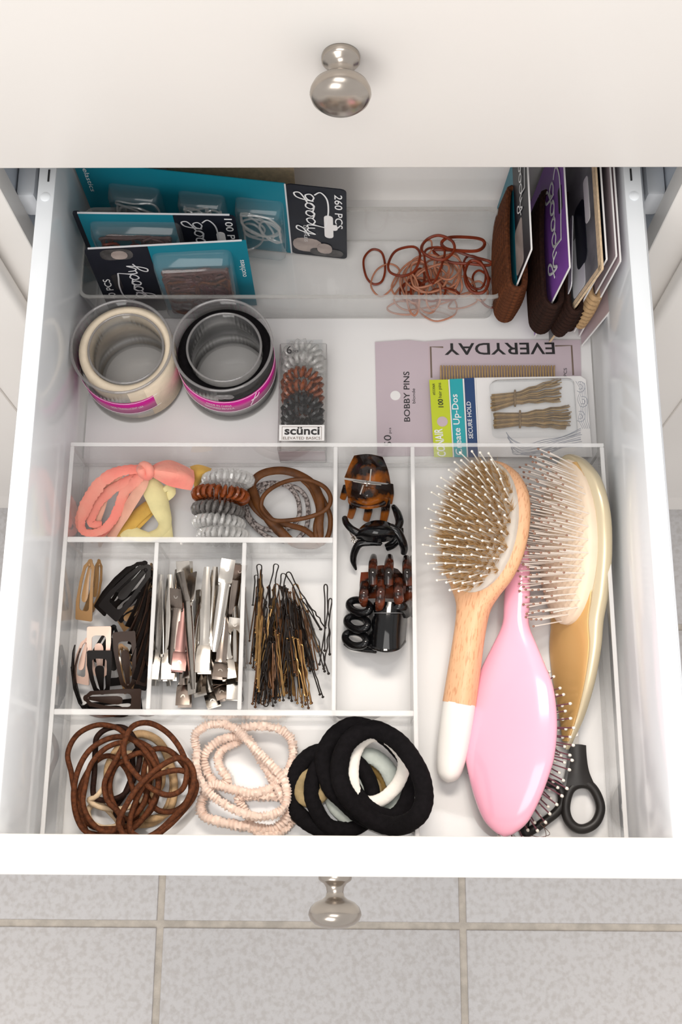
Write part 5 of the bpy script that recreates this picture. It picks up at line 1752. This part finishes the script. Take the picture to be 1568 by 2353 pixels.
# gold paddle brush lying on its side
E_, T_ = P(1306, 1722, .010), P(1310, 1044, .038)
rg = radians(58)
goldb = thing('gold_hair_brush', 'champagne gold hair brush with a cream cushion, on its side by the right wall', 'hair brush', matrix=frame(E_, T_ - E_, (-sin(rg), 0, cos(rg))))
Lg = (T_ - E_).length
k = Lg / .2235
gs_ = [(0, .0010, .0015, .001), (.006, .0036, .0030, .000), (.025, .0105, .0050, -.004), (.050, .0190, .0062, -.0055), (.075, .0240, .0070, -.0065), (.095, .0255, .0075, -.0072), (.115, .0300, .0080, -.0075), (.145, .0340, .0085, -.0070), (.175, .0335, .0085, -.0060), (.200, .0270, .0080, -.0040),
       (.215, .0160, .0070, -.002), (.222, .0060, .0050, -.001), (.2235, .001, .001, -.001)]
part('body', loft([(y * k, a, b, c) for y, a, b, c in gs_], 34, 2.8), 'gold', goldb, local=True)
part('handle_face', loft([(y * k, a * (.86 if y < .09 else .76), .0016, c + b - .0008) for y, a, b, c in gs_[1:11]], 26, 3), 'gold_face', goldb, local=True, label='deeper gold face of the handle')
cyg, hxg, hyg = .156 * k, .0285, .0610
part('cushion', dome_geo(cyg, hxg, hyg, .0010, .0070, .003), 'cushion_cream', goldb, local=True, label='cream rubber cushion')
print('gold pins', pin_field(goldb, cyg, hxg, hyg, .003, .0070, .0054, .0280, .00046, .00085, 'pin_metal', 'nylon_brown', .22, 9, .10))

# pink brush, face down
E_, T_ = P(1196, 1236, .019), P(1160, 1922, .034)
rp = radians(28)
pinkb = thing('pink_hair_brush', 'glossy pink hair brush lying face down in the brush compartment', 'hair brush', matrix=frame(E_, T_ - E_, (sin(rp), 0, -cos(rp))))
Lp = (T_ - E_).length
k = Lp / .215
ps_ = [(0, .002, .002, 0), (.004, .0055, .005, 0), (.019, .0080, .0065, 0), (.047, .0096, .0070, 0), (.066, .0098, .0068, 0), (.082, .0165, .0066, 0), (.095, .0225, .0072, 0), (.113, .0300, .0082, 0), (.138, .0336, .0090, 0), (.160, .0326, .0088, 0), (.176, .0285, .0082, 0), (.192, .0225, .0075, 0),
       (.205, .0155, .0060, 0), (.2125, .0070, .0035, 0), (.215, .001, .001, 0)]
part('body', loft([(y * k, a, b, c) for y, a, b, c in ps_], 36, 2.15), 'pink', pinkb, local=True)
cyp, hxp, hyp = .150 * k, .0300, .0560
part('pad', dome_geo(cyp, hxp, hyp, .0040, .0115), 'pad_dark', pinkb, local=True, label='dark plum bristle pad')
print('pink pins', pin_field(pinkb, cyp, hxp * 1.02, hyp * 1.02, .0055, .011, .0056, .0165, .00050, .00120, 'pin_plum', 'nylon', .95, 2, .16))
rnd = random.Random(4)
for i in range(7):
    x0, y0 = rnd.uniform(1240, 1290), rnd.uniform(1660, 1900)
    pts = [P(x0 + rnd.uniform(-14, 14) * q, y0 + 14 * q + rnd.uniform(-10, 10), .016 + rnd.uniform(-.004, .004)) for q in range(4)]
    part('stray_hair', tube(pts, .00022, False, 4, 6), 'hairline', pinkb)

# scissors under the brushes
sci = thing('scissors', 'black handled scissors tucked under the pink brush', 'scissors', cJ(960, 800, .003))
part('handle_ring', tube(cJ.path([(899, 985, .0075), (916, 1060, .0075), (960, 1104, .0075), (1015, 1108, .0075), (1072, 1072, .0075), (1100, 1000, .0075), (1084, 925, .0075), (1040, 862, .0078), (975, 852, .008), (922, 890, .0078)]), .0034, True, 12, 6, flat=(1.0, 1.05), up=(0, 0, 1)), 'scissor', sci)
part('handle_shank', sheet([cJ.path([(928, 628, .0088), (968, 626, .0100), (1010, 632, .0088)]), cJ.path([(930, 710, .0088), (972, 708, .0102), (1014, 708, .0088)]), cJ.path([(916, 800, .0085), (970, 795, .0102), (1030, 790, .0085)]), cJ.path([(900, 880, .0080), (985, 858, .0098), (1070, 880, .0078)])], .0042), 'scissor', sci)
part('second_ring', tube(cJ.path([(880, 955, .0062), (868, 880, .0062), (820, 850, .006), (750, 870, .006), (700, 950, .006), (672, 1050, .006), (665, 1130, .006), (720, 1110, .006), (790, 1060, .006), (850, 1010, .0062)]), .0032, True, 12, 6, up=(0, 0, 1)), 'scissor', sci)
part('second_shank', tube(cJ.path([(880, 960, .0055), (905, 860, .0055), (925, 740, .0055), (940, 640, .0055)]), [.0030, .0028, .0024, .0022], False, 10, 5, flat=(1, .8), up=(0, 0, 1)), 'card_grey', sci)
part('blade', sheet([cJ.path([(935, 640, .0062), (975, 636, .0062)]), cJ.path([(925, 420, .0055), (965, 410, .0055)]), cJ.path([(900, 120, .0045), (915, 110, .0045)])], .0012), 'steel', sci)
part('blade', sheet([cJ.path([(932, 640, .0046), (970, 640, .0046)]), cJ.path([(935, 420, .0042), (972, 412, .0042)]), cJ.path([(925, 130, .0038), (935, 120, .0038)])], .0012), 'steel', sci)
part('pivot_screw', lathe([(.0028, 0), (.0026, .0009), (.0008, .0011)], Matrix.Translation(cJ(952, 560, .0068)), 16), 'steel', sci)

# ================================================================== FRONT COMPARTMENT: ELASTIC TIES
et = [
    ('elastic_tan', [(460, 430), (490, 340), (560, 250), (650, 212), (750, 258), (812, 380), (830, 520), (785, 650), (690, 715), (560, 700), (480, 600)], .0065, .0030, 'thick tan elastic hair tie under the brown tangle, at its right'),
    ('elastic_cream', [(355, 585), (420, 625), (520, 635), (640, 600), (700, 500), (680, 380), (600, 320), (500, 350), (455, 480), (400, 560)], .0100, .0019, 'pale cream elastic hair tie curling inside the brown tangle'),
    ('elastic_tan', [(770, 400), (820, 400), (835, 540), (800, 650), (700, 690), (640, 640), (700, 560), (760, 500)], .0110, .0026, 'small tan elastic hair tie at the right of the tangle'),
    ('elastic_cream', [(350, 640), (400, 600), (470, 650), (520, 720), (440, 740), (370, 710)], .0055, .0020, 'pale cream elastic hair tie low at the front left of the tangle'),
    ('elastic_dark', [(390, 300), (402, 225), (470, 178), (560, 182), (620, 260), (640, 360), (600, 480), (540, 560), (440, 585), (380, 555), (385, 430)], .0130, .0020, 'very dark brown hair tie crossing the middle of the tangle'),
    ('elastic_dark', [(640, 300), (690, 380), (700, 500), (640, 620), (560, 700), (500, 640), (560, 540), (600, 430), (600, 340)], .0085, .0020, 'very dark brown hair tie deep inside the tangle'),
    ('elastic_brown', [(255, 430), (235, 320), (290, 215), (400, 162), (510, 178), (590, 238), (690, 285), (738, 380), (748, 500), (705, 640), (600, 722), (480, 745), (370, 730), (300, 640), (272, 530)], .0170, .0019, 'brown hair tie making the big arc at the back left of the tangle'),
    ('elastic_brown', [(552, 270), (598, 172), (690, 150), (790, 200), (865, 290), (905, 400), (885, 515), (800, 556), (700, 515), (610, 430), (560, 355)], .0290, .0020, 'brown hair tie making the highest arch at the back right of the tangle'),
    ('elastic_brown', [(522, 725), (560, 620), (640, 500), (760, 392), (868, 346), (930, 392), (945, 482), (900, 600), (830, 680), (720, 775), (600, 810)], .0320, .0020, 'brown hair tie on top, sweeping from the front to the right edge'),
    ('elastic_brown', [(590, 760), (600, 640), (680, 480), (795, 425), (890, 422), (955, 482), (946, 560), (880, 650), (790, 740), (690, 800)], .0275, .0020, 'brown hair tie just below the topmost one at the right'),
    ('elastic_brown', [(268, 560), (290, 425), (350, 312), (440, 248), (530, 228), (610, 250), (682, 322), (732, 402), (742, 520), (692, 640), (600, 745), (480, 780), (350, 768), (290, 690)], .0210, .0020, 'brown hair tie forming the wide middle ring of the tangle'),
    ('elastic_brown', [(330, 520), (365, 385), (450, 292), (545, 262), (520, 330), (470, 420), (440, 500), (460, 590), (520, 655), (538, 722), (450, 765), (365, 705), (322, 610)], .0240, .0019, 'brown hair tie folded into a narrow double strand at the left'),
    ('elastic_brown', [(500, 400), (470, 500), (490, 600), (560, 690), (640, 640), (682, 540), (704, 400), (662, 322), (600, 330), (550, 362)], .0190, .0020, 'brown hair tie ring in the centre of the tangle'),
    ('elastic_brown', [(300, 530), (312, 650), (345, 770), (430, 812), (560, 790), (625, 660), (600, 520), (560, 405), (470, 335), (375, 385)], .0140, .0019, 'brown hair tie low at the front left of the tangle'),
    ('elastic_brown', [(700, 312), (790, 300), (868, 360), (920, 450), (922, 560), (850, 640), (745, 642), (682, 560), (662, 440)], .0150, .0020, 'brown hair tie under the arch at the right of the tangle'),
]
for mt, pts, z, r, lbl in et:
    n_ = len(pts)
    pp = cK.path([(x, y, max(.0035 + r, z + .0022 * sin(i * 2 * pi / n_ * 2 + len(lbl)))) for i, (x, y) in enumerate(pts)])
    o = solo('elastic_hair_tie', tube(pp, r, True, 10, 6), mt, lbl, 'hair tie', 'elastic hair ties in the front compartment')

# small satin scrunchies
ss = [
    ([(960, 300), (950, 222), (1010, 168), (1100, 156), (1180, 182), (1240, 240), (1300, 305), (1370, 375), (1450, 465), (1470, 560), (1440, 640), (1330, 678), (1200, 650), (1090, 590), (1010, 520), (962, 420)], .018, .0029, 'blush satin thin scrunchie forming the largest ring of the pale group'),
    ([(1190, 192), (1300, 168), (1420, 182), (1490, 240), (1505, 330), (1475, 420), (1425, 470), (1370, 430), (1310, 340), (1255, 250)], .012, .0030, 'blush satin thin scrunchie at the back right of the pale group'),
    ([(1005, 330), (1080, 252), (1180, 225), (1195, 255), (1100, 305), (1085, 380), (1135, 470), (1080, 500), (1020, 430)], .010, .0030, 'blush satin thin scrunchie folded narrow at the left of the pale group'),
    ([(1050, 500), (1160, 522), (1290, 545), (1395, 505), (1380, 450), (1440, 560), (1475, 660), (1400, 745), (1290, 740), (1150, 718), (1010, 680), (985, 600)], .0105, .0033, 'blush satin thin scrunchie across the middle front of the pale group'),
    ([(1290, 750), (1400, 775), (1480, 720), (1510, 650), (1450, 575), (1300, 560), (1200, 575), (1235, 650)], .0075, .0031, 'blush satin thin scrunchie at the front right next to the black bands'),
]
for pts, z, r, lbl in ss:
    n_ = len(pts)
    pp = cK.path([(x, y, max(.0035 + r, z + .002 * sin(i * 1.4))) for i, (x, y) in enumerate(pts)])
    solo('satin_scrunchie', tube(pp, r, True, 12, 12, ruffle=(.45, .9)), 'satin_pink', lbl, 'hair tie', 'satin scrunchies in the front compartment')
for i, (x, y) in enumerate(((1325, 252), (1390, 268), (1340, 405), (1310, 285))):
    pass

# thick cloth bands
kb = [
    ('khaki_cloth', [(455, 570), (405, 650), (420, 730), (500, 760), (590, 680), (560, 590)], .016, .0042, .75, 'small khaki cloth hair band showing in the gap of the leftmost black band'),
    ('olive_cloth', [(800, 530), (900, 505), (1010, 575), (1035, 660), (950, 730), (850, 690)], .010, .0056, .7, 'olive cloth hair band deep inside the white one'),
    ('khaki_cloth', [(860, 640), (900, 600), (950, 640), (950, 700), (890, 720)], .013, .0042, .9, 'khaki cloth hair band crumpled inside the olive one'),
    ('mint_cloth', [(830, 462), (920, 432), (1020, 500), (1082, 620), (1105, 760), (1040, 830), (920, 800), (830, 690), (805, 560)], .016, .0058, .55, 'grey mint cloth hair band between the white one and the top black one'),
    ('mint_cloth', [(630, 570), (610, 660), (650, 790), (740, 880), (810, 905), (850, 800), (800, 650), (700, 560)], .014, .0046, .7, 'grey mint cloth hair band showing through the left black bands'),
    ('black_cloth', [(345, 680), (380, 540), (480, 425), (600, 400), (740, 470), (820, 610), (830, 800), (750, 930), (600, 965), (460, 905), (370, 810)], .0135, .0058, .85, 'black cloth hair band leftmost of the black stack'),
    ('black_cloth', [(490, 650), (545, 490), (680, 410), (840, 500), (930, 690), (890, 880), (760, 960), (610, 935), (515, 800)], .0190, .0054, .85, 'black cloth hair band second from the left in the black stack'),
    ('black_cloth', [(575, 440), (650, 290), (780, 212), (930, 240), (1080, 340), (1180, 480), (1210, 660), (1140, 830), (1000, 905), (850, 860), (720, 750), (620, 640)], .0240, .0062, .85, 'black cloth hair band whose arc is furthest back in the black stack'),
    ('white_cloth', [(925, 285), (850, 330), (800, 420), (782, 560), (805, 690), (870, 758), (970, 755), (1075, 680), (1140, 575), (1155, 450), (1080, 340), (1000, 285)], .0262, .0046, .6, 'white cloth hair band inside the top black one'),
    ('black_cloth', [(690, 560), (715, 400), (800, 285), (930, 238), (1080, 300, .042), (1200, 430, .055), (1285, 600, .056), (1300, 760, .057), (1235, 880, .057), (1100, 935, .040), (950, 900), (820, 800), (730, 690)], .0330, .0064, .85, 'black cloth hair band on top of the black stack, at its right'),
    ('black_cloth', [(760, 600), (800, 760), (900, 880), (1060, 950), (1200, 930), (1290, 820), (1310, 680), (1240, 840), (1100, 870), (950, 830), (850, 740)], .0255, .0048, .9, 'black cloth hair band tucked right under the topmost black one'),
]
for mt, pts, z, r, fl, lbl in kb:
    n_ = len(pts)
    pp = cL.path([(q[0], q[1], q[2] if len(q) > 2 else max(.0036 + r, z + .0018 * sin(i * 1.1 + r * 900))) for i, q in enumerate(pts)])
    solo('cloth_hair_band', tube(pp, r, True, 14, 7, flat=(1, fl), up=(0, 0, 1), ruffle=(.05, .25)), mt, lbl, 'hair tie', 'cloth hair bands in the front compartment')
